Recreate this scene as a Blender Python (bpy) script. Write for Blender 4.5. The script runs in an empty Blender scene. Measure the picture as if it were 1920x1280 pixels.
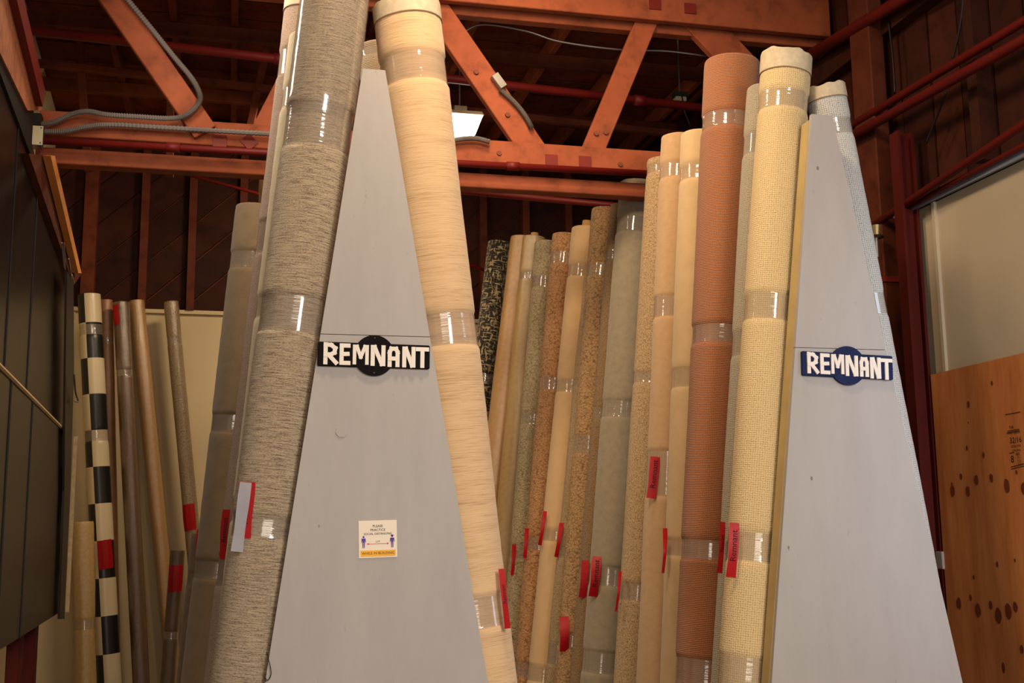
import bpy, bmesh, math, random
from math import pi, sin, cos, radians
from mathutils import Vector, Matrix, noise
random.seed(7)
S = bpy.context.scene
COL = S.collection

# ------------------------------------------------------------------ camera
F = 2200.0; PITCH = radians(9.4); YAW = radians(13.5); ROLL = radians(0.7)
CAM = Vector((0, 0, 1.6))
fwd = Vector((sin(YAW)*cos(PITCH), cos(YAW)*cos(PITCH), sin(PITCH)))
_r0 = Vector((cos(YAW), -sin(YAW), 0)); _u0 = _r0.cross(fwd)
rgt = _r0*cos(ROLL) - _u0*sin(ROLL); upv = _u0*cos(ROLL) + _r0*sin(ROLL)
cd = bpy.data.cameras.new('camera'); cam = bpy.data.objects.new('camera', cd); COL.objects.link(cam)
cd.sensor_width = 36; cd.lens = F/1920*36; cd.clip_start = 0.05; cd.clip_end = 100
M = Matrix((rgt, upv, -fwd)).transposed().to_4x4(); M.translation = CAM
cam.matrix_world = M
S.camera = cam

# survey helpers: where the sight line through a spot of the photograph meets a plane of the room
def ray(x, y): return fwd*F + rgt*(x-960) - upv*(y-640)
def atY(x, y, Y): d = ray(x, y); return CAM + d*(Y/d.y)
def atX(x, y, X): d = ray(x, y); return CAM + d*(X/d.x)
def atZ(x, y, Z): d = ray(x, y); return CAM + d*((Z-1.6)/d.z)
WLX, WLS = -0.93, -0.043            # left wall line: X = WLX + WLS*(Y-6)
def atL(x, y, off=0.0):
    d = ray(x, y); c = WLX + off - WLS*6
    return CAM + d*(c/(d.x - WLS*d.y))

# ------------------------------------------------------------------ world, lights, exposure
w = bpy.data.worlds.new('world'); S.world = w; w.use_nodes = True
w.node_tree.nodes['Background'].inputs[0].default_value = (1.0, 0.86, 0.72, 1)
w.node_tree.nodes['Background'].inputs[1].default_value = 0.13
S.view_settings.view_transform = 'Standard'; S.view_settings.look = 'None'
S.view_settings.exposure = 0.0; S.view_settings.gamma = 1.0; S.view_settings.use_curve_mapping = False

def area(name, loc, target, sx, sy, power, col, spread=None):
    l = bpy.data.lights.new(name, 'AREA'); l.shape = 'RECTANGLE'; l.size = sx; l.size_y = sy
    l.energy = power; l.color = col
    if spread: l.spread = spread
    o = bpy.data.objects.new(name, l); COL.objects.link(o); o.location = loc
    o.rotation_euler = (Vector(target)-Vector(loc)).to_track_quat('-Z', 'Y').to_euler()
    return o
# open loading door behind the photographer, a gap at its side, and high windows over it
area('door_daylight', (0.2, -2.8, 2.0), (1.2, 6, 1.6), 3.6, 2.6, 112, (1.0, 0.85, 0.70))
area('window_daylight', (2.3, -2.8, 4.0), (1.0, 5, 0.6), 1.1, 1.6, 48, (1.0, 0.92, 0.84), radians(75))
area('side_daylight', (3.28, 3.3, 2.0), (2.55, 4.5, 1.9), 0.5, 2.0, 9, (0.60, 0.76, 1.0), radians(150))
# warm high bay lamps over the aisles
area('bay_lamp', (-0.45, 4.9, 4.6), (0.1, 4.4, 2.5), 0.35, 0.35, 14, (1.0, 0.84, 0.64), radians(130))
area('streak_light', (-0.62, 4.95, 4.15), (0.38, 5.15, 3.85), 0.30, 0.9, 14, (1.0, 0.88, 0.72))  # added light, unseen from the camera, for the streak on the striped roll's wrap
area('bay_lamp', (0.75, 3.2, 4.7), (1.5, 5.2, 2.4), 0.40, 0.40, 36, (1.0, 0.76, 0.50), radians(140))
area('bay_lamp', (1.2, 4.9, 4.8), (1.9, 5.9, 2.4), 0.40, 0.40, 23, (1.0, 0.72, 0.44), radians(140))
area('bay_lamp', (0.55, 7.6, 4.3), (-0.5, 9.3, 0.5), 0.35, 0.35, 30, (1.0, 0.76, 0.48))

# ------------------------------------------------------------------ helpers
def srgb(r, g, b):
    f = lambda c: (c/255/12.92) if c/255 <= 0.04045 else ((c/255+0.055)/1.055)**2.4
    return (f(r), f(g), f(b), 1)
MATS = {}
class NT:
    def __init__(s, name):
        s.m = bpy.data.materials.new(name); s.m.use_nodes = True; s.t = s.m.node_tree
        s.b = s.t.nodes['Principled BSDF']; MATS[name] = s.m
    def n(s, kind, **kw):
        x = s.t.nodes.new(kind)
        for k, v in kw.items():
            if k in x.inputs: x.inputs[k].default_value = v
            else: setattr(x, k, v)
        return x
    def l(s, a, b): s.t.links.new(a, b)
    def coords(s, kind='Object', scale=(1, 1, 1)):
        c = s.n('ShaderNodeTexCoord'); m = s.n('ShaderNodeMapping'); m.inputs['Scale'].default_value = scale
        s.l(c.outputs[kind], m.inputs['Vector']); return m.outputs[0]
    def noise(s, v, scale, detail=4, rough=0.6):
        x = s.n('ShaderNodeTexNoise'); x.inputs['Scale'].default_value = scale
        x.inputs['Detail'].default_value = detail; x.inputs['Roughness'].default_value = rough
        s.l(v, x.inputs['Vector']); return x.outputs['Fac']
    def ramp(s, fac, stops):
        r = s.n('ShaderNodeValToRGB'); e = r.color_ramp.elements
        while len(e) < len(stops): e.new(0.5)
        for i, (p, c) in enumerate(stops): e[i].position = p; e[i].color = c
        s.l(fac, r.inputs[0]); return r.outputs[0]
    def mix(s, fac, a, b, mode='MIX'):
        x = s.n('ShaderNodeMix', data_type='RGBA', blend_type=mode)
        for sock, v in ((x.inputs[0], fac), (x.inputs[6], a), (x.inputs[7], b)):
            if hasattr(v, 'links') or hasattr(v, 'is_linked'): s.l(v, sock)
            else: sock.default_value = v
        return x.outputs[2]
    def math(s, op, a, b=0.0):
        x = s.n('ShaderNodeMath', operation=op)
        for i, v in enumerate((a, b)):
            if hasattr(v, 'is_linked'): s.l(v, x.inputs[i])
            else: x.inputs[i].default_value = v
        return x.outputs[0]
    def bump(s, h, strength=0.5, dist=0.01):
        b = s.n('ShaderNodeBump'); b.inputs['Strength'].default_value = strength; b.inputs['Distance'].default_value = dist
        s.l(h, b.inputs['Height']); s.l(b.outputs[0], s.b.inputs['Normal'])
    def fin(s, col=None, rough=0.9, spec=0.2):
        if col is not None:
            if hasattr(col, 'is_linked'): s.l(col, s.b.inputs['Base Color'])
            else: s.b.inputs['Base Color'].default_value = col
        s.b.inputs['Roughness'].default_value = rough; s.b.inputs['Specular IOR Level'].default_value = spec
        return s.m
def mulc(c, k): return (c[0]*k, c[1]*k, c[2]*k, 1)

def plain(name, col, rough=0.6, spec=0.3, var=0.12, scale=6, metal=0, bump=0.0):
    t = NT(name); v = t.coords(); f = t.noise(v, scale)
    c = t.ramp(f, [(0.3, mulc(col, 1-var)), (0.7, mulc(col, 1+var))])
    t.fin(c, rough, spec); t.b.inputs['Metallic'].default_value = metal
    if bump: t.bump(t.noise(v, scale*12), bump, 0.004)
    return t.m
def wood(name, col, dark=0.6, stretch=(1, 1, 1), rough=0.75, scale=9, knots=False, var=0.0):
    t = NT(name); v = t.coords(scale=stretch)
    f = t.noise(v, scale, 6, 0.65)
    c = t.ramp(f, [(0.28, mulc(col, dark)), (0.5, col), (0.75, mulc(col, 1.18))])
    big = t.noise(t.coords(), 1.7, 3); c = t.mix(0.6, c, t.ramp(big, [(0.3, (0.62, 0.55, 0.5, 1)), (0.65, (1, 1, 1, 1))]), 'MULTIPLY')
    if var:
        o = t.n('ShaderNodeObjectInfo'); rr = t.ramp(o.outputs['Random'], [(0, (1-var,)*3+(1,)), (1, (1, 1, 1, 1))])
        c = t.mix(1.0, c, rr, 'MULTIPLY')
    t.fin(c, rough, 0.2); t.bump(f, 0.3, 0.004); return t.m

# --- carpets: textures in metres round (u) and along (v) the roll
def carpet(name, kind, a, b, size=1.0, shine=0.0):
    """a = main colour, b = fleck / shadow colour"""
    t = NT(name); uv = t.coords('UV')
    if kind == 'stripe':
        f = t.noise(t.coords('UV', (14, 190, 1)), 1.0/size, 5, 0.75)
        g = t.noise(t.coords('UV', (130, 260, 1)), 1.0, 3, 0.7)
        h = t.math('ADD', t.math('MULTIPLY', f, 0.62), t.math('MULTIPLY', g, 0.38))
        c = t.ramp(h, [(0.38, b), (0.46, t_mid(a, b)), (0.52, a), (0.62, mulc(a, 1.25))])
        t.bump(h, 1.0, 0.012)
    elif kind == 'fine_stripe':
        f = t.noise(t.coords('UV', (7, 260, 1)), 1.0/size, 5, 0.7)
        g = t.noise(t.coords('UV', (2, 20, 1)), 1.0, 2, 0.5)
        h = t.math('ADD', t.math('MULTIPLY', f, 0.75), t.math('MULTIPLY', g, 0.25))
        c = t.ramp(h, [(0.36, b), (0.50, a), (0.8, mulc(a, 1.1))]); t.bump(h, 0.5, 0.007)
    elif kind == 'rib':
        s = t.n('ShaderNodeSeparateXYZ'); t.l(uv, s.inputs[0])
        k = 2*pi/(0.0075*size)
        nz = t.math('MULTIPLY', t.noise(t.coords('UV'), 60, 3), 1.5)
        wv = t.math('SINE', t.math('ADD', t.math('MULTIPLY', s.outputs[1], k), nz))
        wu = t.math('SINE', t.math('MULTIPLY', s.outputs[0], 2*pi/(0.008*size)))
        gn = t.noise(uv, 230, 3, 0.8)
        h = t.math('ADD', t.math('ADD', t.math('MULTIPLY', wv, 0.20), t.math('MULTIPLY', wu, 0.06)), gn)
        c = t.ramp(h, [(0.28, b), (0.52, a), (0.85, mulc(a, 1.2))]); t.bump(h, 0.6, 0.006)
    elif kind == 'weave':
        s = t.n('ShaderNodeSeparateXYZ'); t.l(uv, s.inputs[0])
        nz = t.math('MULTIPLY', t.noise(uv, 60, 4), 7.0)
        wu = t.math('SINE', t.math('ADD', t.math('MULTIPLY', s.outputs[0], 2*pi/(0.0095*size)), nz))
        wv = t.math('SINE', t.math('ADD', t.math('MULTIPLY', s.outputs[1], 2*pi/(0.0085*size)), nz))
        gn = t.noise(uv, 160, 3, 0.8)
        h = t.math('ADD', t.math('ADD', t.math('MULTIPLY', wv, 0.11), t.math('MULTIPLY', wu, 0.13)), gn)
        c = t.ramp(h, [(0.26, b), (0.46, a), (0.9, mulc(a, 1.12))]); t.bump(h, 0.6, 0.008)
    elif kind == 'shag':
        size = size*1.45
        vz = t.n('ShaderNodeTexVoronoi'); vz.inputs['Scale'].default_value = 120/size; t.l(uv, vz.inputs['Vector'])
        gn = t.noise(uv, 170/size, 5, 0.75); big = t.noise(uv, 22, 3)
        h = t.math('ADD', t.math('MULTIPLY', vz.outputs['Distance'], -0.5), t.math('ADD', gn, t.math('MULTIPLY', big, 0.35)))
        c = t.ramp(h, [(0.15, mulc(b, 0.8)), (0.32, t_mid(a, b)), (0.47, a), (0.75, mulc(a, 1.25))]); t.bump(h, 0.9, 0.014)
    elif kind == 'fleck':
        size = size*1.45
        gn = t.noise(t.coords('UV', (1, 0.75, 1)), 200/size, 4, 0.8); big = t.noise(uv, 30, 3)
        h = t.math('ADD', gn, t.math('MULTIPLY', big, 0.12))
        c = t.ramp(h, [(0.42, mulc(b, 0.9)), (0.52, t_mid(a, b)), (0.57, a), (0.75, mulc(a, 1.25))]); t.bump(h, 0.8, 0.012)
    elif kind == 'plush':
        gn = t.noise(uv, 260, 4, 0.8); big = t.noise(uv, 16/size, 5, 0.6)
        h = t.math('ADD', t.math('MULTIPLY', gn, 0.7), t.math('MULTIPLY', big, 0.3))
        c = t.ramp(h, [(0.36, b), (0.52, a), (0.7, mulc(a, 1.1))]); t.bump(h, 0.35, 0.006)
    elif kind == 'block':
        f1 = t.noise(t.coords('UV', (38, 11, 1)), 1.6, 2, 0.6); f2 = t.noise(t.coords('UV', (9, 48, 1)), 1.6, 2, 0.6)
        g = t.noise(t.coords('UV', (26, 26, 1)), 2.0, 3, 0.8)
        h = t.math('ADD', t.math('MAXIMUM', f1, f2), t.math('MULTIPLY', g, 0.3))
        c = t.ramp(h, [(0.70, b), (0.73, t_mid(a, b)), (0.78, a)]); t.bump(h, 0.6, 0.006)
    elif kind == 'check':
        s = t.n('ShaderNodeSeparateXYZ'); t.l(uv, s.inputs[0])
        q = t.math('FLOOR', t.math('DIVIDE', s.outputs[1], 0.27)); p = t.math('FLOOR', t.math('DIVIDE', s.outputs[0], 0.25))
        k = t.math('MODULO', t.math('ADD', t.math('ADD', q, p), 40.0), 2.0)
        c = t.mix(k, b, a)
    t.fin(c, 0.95 if not shine else 0.32, 0.12 if not shine else 0.5)
    t.b.inputs['Sheen Weight'].default_value = 0.0 if shine else 0.25
    t.b.inputs['Sheen Roughness'].default_value = 0.6
    if shine:
        t.b.inputs['Coat Weight'].default_value = min(1, shine*1.2); t.b.inputs['Coat Roughness'].default_value = 0.13; t.b.inputs['Coat IOR'].default_value = 1.9
        cb = t.n('ShaderNodeBump'); cb.inputs['Strength'].default_value = 1.0; cb.inputs['Distance'].default_value = 0.006
        t.l(t.noise(t.coords('UV', (60, 34, 1)), 1.0, 4, 0.7), cb.inputs['Height']); t.l(cb.outputs[0], t.b.inputs['Coat Normal'])
    return t.m
def t_mid(a, b): return ((a[0]+b[0])/2, (a[1]+b[1])/2, (a[2]+b[2])/2, 1)

def film(name, fac, col, rough, ripple=0.25, rs=(3, 60, 1), ior=1.55):
    """clear plastic: mostly see-through, a thin haze, and a sharp mirror sheen on top"""
    t = NT(name); t.fin(col, 0.6, 0.0)
    f = t.noise(t.coords('UV', rs), 1.0, 3, 0.6); b = t.n('ShaderNodeBump'); b.inputs['Strength'].default_value = ripple; b.inputs['Distance'].default_value = 0.006
    t.l(f, b.inputs['Height'])
    tr = t.n('ShaderNodeBsdfTransparent'); mx = t.n('ShaderNodeMixShader'); mx.inputs[0].default_value = fac
    t.l(tr.outputs[0], mx.inputs[1]); t.l(t.b.outputs[0], mx.inputs[2])
    gl = t.n('ShaderNodeBsdfGlossy'); gl.inputs['Roughness'].default_value = rough; t.l(b.outputs[0], gl.inputs['Normal'])
    lw = t.n('ShaderNodeLayerWeight'); fz = t.math('ADD', t.math('MULTIPLY', t.math('POWER', lw.outputs['Facing'], 4.0), 0.35), ((ior-1)/(ior+1))**2)
    m2 = t.n('ShaderNodeMixShader'); t.l(fz, m2.inputs[0]); t.l(mx.outputs[0], m2.inputs[1]); t.l(gl.outputs[0], m2.inputs[2])
    t.l(m2.outputs[0], t.t.nodes['Material Output'].inputs[0]); return t.m

TAPE = film('clear_packing_tape', 0.22, (0.60, 0.52, 0.44, 1), 0.09, 0.35, ior=2.25)
WRAP = film('plastic_wrap', 0.10, (0.6, 0.55, 0.5, 1), 0.12, 0.25, (10, 22, 1), ior=2.3)
CARD = plain('cardboard', srgb(196, 150, 92), 0.8)
CORDM = plain('brown_thread', srgb(140, 112, 84), 0.8)
BACK = plain('jute_backing', srgb(206, 190, 162), 0.85, scale=40, bump=0.5)
PANEL = None

def link(name, bm, mat, parent=None, smooth=False, **props):
    me = bpy.data.meshes.new(name); bm.to_mesh(me); bm.free()
    if smooth:
        for p in me.polygons: p.use_smooth = True
    me.materials.append(mat)
    o = bpy.data.objects.new(name, me); COL.objects.link(o)
    if parent: o.parent = parent
    for k, v in props.items(): o[k] = v
    return o
def empty(name, loc=(0, 0, 0), label=None, cat=None, group=None, parent=None):
    o = bpy.data.objects.new(name, None); COL.objects.link(o); o.location = loc; o.empty_display_size = 0.1
    if label: o['label'] = label
    if cat: o['category'] = cat
    if group: o['group'] = group
    if parent: o.parent = parent
    return o
def tag(o, label, cat, group=None):
    o['label'] = label; o['category'] = cat
    if group: o['group'] = group
    return o
def box(bm, c, s, rot=None):
    m = Matrix.Translation(c) @ (rot.to_4x4() if rot else Matrix.Identity(4)) @ Matrix.Diagonal((*s, 1))
    bmesh.ops.create_cube(bm, size=1, matrix=m)
def beam_bm(p, q, wid, hgt, up=Vector((0, 0, 1)), bm=None, bev=0.004):
    """timber between p and q; wid = size along 'side', hgt = along 'up'"""
    bm = bm or bmesh.new(); p = Vector(p); q = Vector(q); d = (q-p); L = d.length; d.normalize()
    side = d.cross(up).normalized(); u = side.cross(d).normalized()
    R = Matrix((side, d, u)).transposed()
    b2 = bmesh.new(); bmesh.ops.create_cube(b2, size=1, matrix=Matrix.Translation((p+q)/2) @ R.to_4x4() @ Matrix.Diagonal((wid, L, hgt, 1)))
    if bev: bmesh.ops.bevel(b2, geom=b2.edges[:], offset=bev, segments=1, affect='EDGES')
    me = bpy.data.meshes.new('t'); b2.to_mesh(me); b2.free(); bm.from_mesh(me); bpy.data.meshes.remove(me)
    return bm
def prism(pts, thick, bm=None):
    """polygon (list of Vectors, coplanar) given thickness along vector"""
    bm = bm or bmesh.new(); a = [bm.verts.new(p) for p in pts]; b = [bm.verts.new(Vector(p)+thick) for p in pts]
    n = len(pts); bm.faces.new(a); bm.faces.new(b[::-1])
    for i in range(n): bm.faces.new((a[i], b[i], b[(i+1) % n], a[(i+1) % n]))
    bmesh.ops.recalc_face_normals(bm, faces=bm.faces[:]); return bm
def tube_bm(pts, r, seg=10, bm=None, ribs=0.0, closed_ends=True):
    bm = bm or bmesh.new(); pts = [Vector(p) for p in pts]; rings = []; ref = None
    for i, p in enumerate(pts):
        d = (pts[min(i+1, len(pts)-1)] - pts[max(i-1, 0)]).normalized()
        if ref is None: ref = d.orthogonal().normalized()
        ref = (ref - d*ref.dot(d)).normalized(); s = d.cross(ref)
        rr = r*(1+ribs*(1 if i % 2 else -1))
        rings.append([bm.verts.new(p + (ref*cos(2*pi*k/seg)+s*sin(2*pi*k/seg))*rr) for k in range(seg)])
    for a, b in zip(rings, rings[1:]):
        for k in range(seg): bm.faces.new((a[k], a[(k+1) % seg], b[(k+1) % seg], b[k]))
    if closed_ends: bm.faces.new(rings[0][::-1]); bm.faces.new(rings[-1])
    return bm
def smooth_path(pts, n=8):
    pts = [Vector(p) for p in pts]; P = [pts[0]]+pts+[pts[-1]]; out = []
    for i in range(1, len(P)-2):
        for k in range(n):
            t = k/n; a, b, c, d = P[i-1], P[i], P[i+1], P[i+2]
            out.append(0.5*((2*b)+(c-a)*t+(2*a-5*b+4*c-d)*t*t+(3*b-a-3*c+d)*t**3))
    out.append(pts[-1]); return out
def text_bm(txt, size, thick=0.0, align='CENTER'):
    cu = bpy.data.curves.new('t', 'FONT'); cu.body = txt; cu.size = size; cu.extrude = thick; cu.align_x = align; cu.align_y = 'CENTER'
    cu.resolution_u = 2
    o = bpy.data.objects.new('t', cu); COL.objects.link(o); dg = bpy.context.evaluated_depsgraph_get(); dg.update()
    me = bpy.data.meshes.new_from_object(o.evaluated_get(dg)); bm = bmesh.new(); bm.from_mesh(me)
    bpy.data.objects.remove(o); bpy.data.curves.remove(cu); bpy.data.meshes.remove(me); return bm

# ------------------------------------------------------------------ materials of the building
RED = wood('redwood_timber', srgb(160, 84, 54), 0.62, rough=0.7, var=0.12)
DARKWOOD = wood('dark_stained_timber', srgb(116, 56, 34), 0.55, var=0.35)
SHADYWOOD = wood('shaded_wall_framing', srgb(70, 32, 20), 0.55, var=0.3)  # darker copy of the stained timber: the right wall's shade put into the colour
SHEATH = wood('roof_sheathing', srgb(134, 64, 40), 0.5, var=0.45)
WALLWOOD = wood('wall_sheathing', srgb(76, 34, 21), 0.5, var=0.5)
PIPE = plain('red_painted_pipe', srgb(104, 22, 18), 0.5, 0.3)
POSTRED = plain('red_painted_steel', srgb(78, 20, 15), 0.65, 0.15)
PLATE = plain('dark_red_steel_plate', srgb(120, 36, 26), 0.5)
GALV = plain('galvanised_steel', srgb(150, 145, 140), 0.35, 0.5, metal=0.8)
CREAM = plain('cream_wallboard', srgb(205, 186, 150), 0.85, 0.2, 0.06, 1.5)
GREYBOARD = plain('pale_grey_wallboard', srgb(190, 176, 152), 0.85, 0.2, 0.05, 1.2)
CONC = plain('concrete', srgb(128, 120, 110), 0.8, 0.2, 0.15, 3, bump=0.3)
GREYPAINT = None
# ------------------------------------------------------------------ floor, walls, ceiling
def slab(name, lo, hi, mat, parent=None):
    bm = bmesh.new(); lo = Vector(lo); hi = Vector(hi); box(bm, (lo+hi)/2, hi-lo)
    o = link(name, bm, mat, parent)
    if not parent: o['kind'] = 'structure'
    return o
XR = 3.42; YB = 9.5; ZR = 4.95
floor = slab('floor', (-3.2, -1.5, -0.1), (XR+0.3, YB+0.3, 0), CONC)
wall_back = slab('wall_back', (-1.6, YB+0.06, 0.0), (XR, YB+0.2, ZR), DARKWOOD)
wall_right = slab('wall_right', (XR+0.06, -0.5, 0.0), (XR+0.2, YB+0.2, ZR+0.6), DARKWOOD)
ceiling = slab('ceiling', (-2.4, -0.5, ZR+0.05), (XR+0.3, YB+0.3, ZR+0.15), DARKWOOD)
# left wall follows its own slightly turned line
def LW(Y, off=0.0, z=0.0): return Vector((WLX+off+WLS*(Y-6), Y, z))
wl = prism([LW(-0.5, -0.34), LW(YB+0.1, -0.34), LW(YB+0.1, -0.34, ZR), LW(-0.5, -0.34, ZR)], Vector((-0.12, 0, 0)))
wall_left = link('wall_left', wl, CREAM); wall_left['kind'] = 'structure'

# cream wallboard on the lower back wall, grey skirting under it
zt = atY(340, 590, YB).z
for k, (x0, x1) in enumerate([(-1.6, 0.05), (0.06, 1.27), (1.28, 2.49), (2.50, XR)]):
    slab('wallboard', (x0, YB-0.02, 0.50), (x1, YB+0.06, zt), CREAM, wall_back)
slab('skirting', (-1.6, YB-0.06, 0), (XR, YB+0.06, 0.49), plain('grey_brown_skirting', srgb(112, 96, 76), 0.8), wall_back)
slab('cap_rail', (-1.6, YB-0.05, zt), (XR, YB+0.06, zt+0.03), CREAM, wall_back)
# diagonal planks above
def clip_poly(poly, zmin, zmax, xmin, xmax):
    for ax, s, v in ((1, 1, zmin), (1, -1, zmax), (0, 1, xmin), (0, -1, xmax)):
        out = []
        for i in range(len(poly)):
            a, b = poly[i], poly[(i+1) % len(poly)]; fa, fb = s*(a[ax]-v), s*(b[ax]-v)
            if fa >= 0: out.append(a)
            if fa*fb < 0: t = fa/(fa-fb); out.append((a[0]+(b[0]-a[0])*t, a[1]+(b[1]-a[1])*t))
        poly = out
        if len(poly) < 3: return []
    return poly
pw = 0.235; dirv = Vector((1, 0.92)).normalized(); nrm = Vector((-dirv.y, dirv.x))
for k in range(-16, 22):
    c0 = nrm*(k*pw) + Vector((0.9, 4.3)); a = c0-dirv*5; b = c0+dirv*5; g = nrm*(pw-0.014)
    poly = clip_poly([tuple(a), tuple(b), tuple(b+g), tuple(a+g)], zt+0.035, ZR, -1.6, XR)
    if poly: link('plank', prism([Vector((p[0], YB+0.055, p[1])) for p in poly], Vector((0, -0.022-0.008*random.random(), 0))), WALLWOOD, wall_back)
for px in (168, 270, 360, 455, 905, 985, 1065):
    p = atY(px, 470, YB-0.02); wd = 0.10 if px == 168 else 0.06
    slab('stud', (p.x-wd/2, YB-0.07, zt+0.03), (p.x+wd/2, YB+0.02, ZR), DARKWOOD, wall_back)
slab('ledger', (-1.6, YB-0.12, ZR-0.22), (XR, YB+0.02, ZR-0.02), DARKWOOD, wall_back)

# right wall upper planks (vertical), studs, cross braces
y = -0.5
while y < YB:
    h = 0.22+0.05*random.random()
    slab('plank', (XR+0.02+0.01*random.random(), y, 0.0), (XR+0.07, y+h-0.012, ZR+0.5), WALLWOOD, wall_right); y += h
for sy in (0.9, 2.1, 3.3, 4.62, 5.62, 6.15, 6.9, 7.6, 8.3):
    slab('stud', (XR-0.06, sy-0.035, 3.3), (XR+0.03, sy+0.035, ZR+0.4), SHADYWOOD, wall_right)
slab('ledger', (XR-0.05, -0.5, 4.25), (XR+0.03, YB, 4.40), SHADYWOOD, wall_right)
# ceiling planks and joists
y = -0.5
while y < YB:
    h = 0.27+0.06*random.random()
    slab('plank', (-2.4, y, ZR+0.02*random.random()), (XR, y+h-0.015, ZR+0.06), SHEATH, ceiling); y += h
def joist(p, q, wd, hg, mat=None, name='joist', parent=None):
    return link(name, beam_bm(p, q, wd, hg), mat or DARKWOOD, parent or ceiling)
for (x1, y1) in ((1062, 45), (1118, 175), (1225, 225), (700, 40), (905, 0), (1420, 60), (560, 60), (440, 60), (330, 60), (210, 60)):
    p = atZ(x1, y1, ZR-0.06); joist((p.x, -0.4, ZR-0.06), (p.x, YB-0.05, ZR-0.06), 0.045, 0.12, RED if x1 > 900 and x1 < 1300 else DARKWOOD)
for yy in (7.3, 8.4):
    joist((-1.6, yy, ZR-0.17), (XR, yy, ZR-0.17), 0.05, 0.09)

# braces hanging between roof and ledger in the left bay
bt = empty('roof_brace_frame', (0.0, 7.7, ZR), 'dark timber hangers and crossbar of the rear roof frame, behind the orange truss', 'frame')
def inpar(o, par):   # keep world place
    bpy.context.view_layer.update(); o.parent = par; o.matrix_parent_inverse = Matrix.Translation(-par.location); return o
for (a, b) in (((138, -60), (166, 320)), ((322, -60), (318, 330)), ((532, -60), (462, 270))):
    inpar(link('hanger', beam_bm(atY(*a, 7.7), atY(*b, 7.7), 0.05, 0.075, up=Vector((0, 1, 0))), DARKWOOD), bt)
inpar(link('crossbar', beam_bm(atY(20, 113, 7.64), atY(1420, 268, 7.64), 0.05, 0.045), DARKWOOD), bt)

# ------------------------------------------------------------------ main roof truss at Y = 6
YT = 6.0
tr = empty('roof_truss', (0.7, YT, 3.73), 'orange redwood roof truss with diagonal webs crossing above the rolls', 'truss')
def face_bar(name, px, Y0, Y1, mat, parent):     # four photo corners on plane Y0, timber depth to Y1
    o = link(name, prism([atY(x, y, Y0) for x, y in px], Vector((0, Y1-Y0, 0))), mat)
    bv = o.modifiers.new('bevel', 'BEVEL'); bv.width = 0.004; bv.segments = 1
    return inpar(o, parent)
zc_t = atY(640, 246, YT).z; zc_b = zc_t-0.128
def bar(name, x0, x1, z0, z1, y0, y1, mat, parent):
    bm = bmesh.new(); box(bm, ((x0+x1)/2, (y0+y1)/2, (z0+z1)/2), (x1-x0, y1-y0, z1-z0)); bmesh.ops.bevel(bm, geom=bm.edges[:], offset=0.004, segments=1, affect='EDGES')
    return inpar(link(name, bm, mat), parent)
xl = atY(76, 208, YT).x
bar('lower_chord', xl, XR-0.02, zc_b, zc_t, YT-0.02, YT+0.03, RED, tr)
bar('lower_chord', xl-0.02, XR-0.02, zc_b-0.125, zc_b-0.045, YT+0.04, YT+0.13, RED, tr)
bar('upper_chord', xl-0.1, XR-0.02, 4.50, 4.78, YT-0.05, YT+0.0, RED, tr)
bar('upper_chord', xl-0.1, XR-0.02, 4.47, 4.56, YT+0.05, YT+0.12, RED, tr)
for (a, b, wd, yo) in (((150, -90), (385, 250), 0.125, -0.03), ((488, 262), (618, 10), 0.13, 0.035), ((800, -5), (1010, 300), 0.15, 0.035),
                   ((1104, 300), (1216, 30), 0.125, 0.035), ((1290, 20), (1450, 190), 0.2, 0.06), ((1604, 100), (1500, 330), 0.16, 0.05)):
    inpar(link('web', beam_bm(atY(*a, YT+yo), atY(*b, YT+yo), 0.05, wd, up=Vector((1, 0, 0)) if abs(a[0]-b[0]) < 1 else Vector((0, 0, 1)).cross(Vector((0, 1, 0))) ), RED), tr)
for (x, y, rot) in ((412, 264, 0), (467, 266, 45), (1034, 300, 0), (1097, 303, 0), (1228, 8, 0), (1294, 16, 0)):
    yy = YT-0.024 if y > 100 else YT-0.055
    p = atY(x, y, yy); bm = bmesh.new(); box(bm, p, (0.068, 0.008, 0.062), Matrix.Rotation(radians(rot), 3, 'Y'))
    o = inpar(link('washer_plate', bm, PLATE, label='dark red square washer plate'), tr)
    bm = bmesh.new(); bmesh.ops.create_cone(bm, cap_ends=True, segments=6, radius1=0.012, radius2=0.010, depth=0.016, matrix=Matrix.Translation(p+Vector((0, -0.01, 0))) @ Matrix.Rotation(pi/2, 4, 'X'))
    b = link('bolt', bm, PLATE); b.parent = o; b.matrix_parent_inverse = Matrix.Translation(-tr.location)
for (x, y, yy) in ((952, 215, YT+0.005), (936, 287, YT-0.022), (1163, 308, YT-0.022), (1118, 250, YT+0.005), (1136, 248, YT+0.005), (893, 135, YT+0.005)):
    p = atY(x, y, yy); bm = bmesh.new()
    bmesh.ops.create_cone(bm, cap_ends=True, segments=12, radius1=0.016, radius2=0.013, depth=0.010, matrix=Matrix.Translation(p) @ Matrix.Rotation(pi/2, 4, 'X'))
    inpar(link('bolt', bm, plain('timber_knot', srgb(120, 66, 44), 0.7) if 'timber_knot' not in MATS else MATS['timber_knot']), tr)

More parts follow.
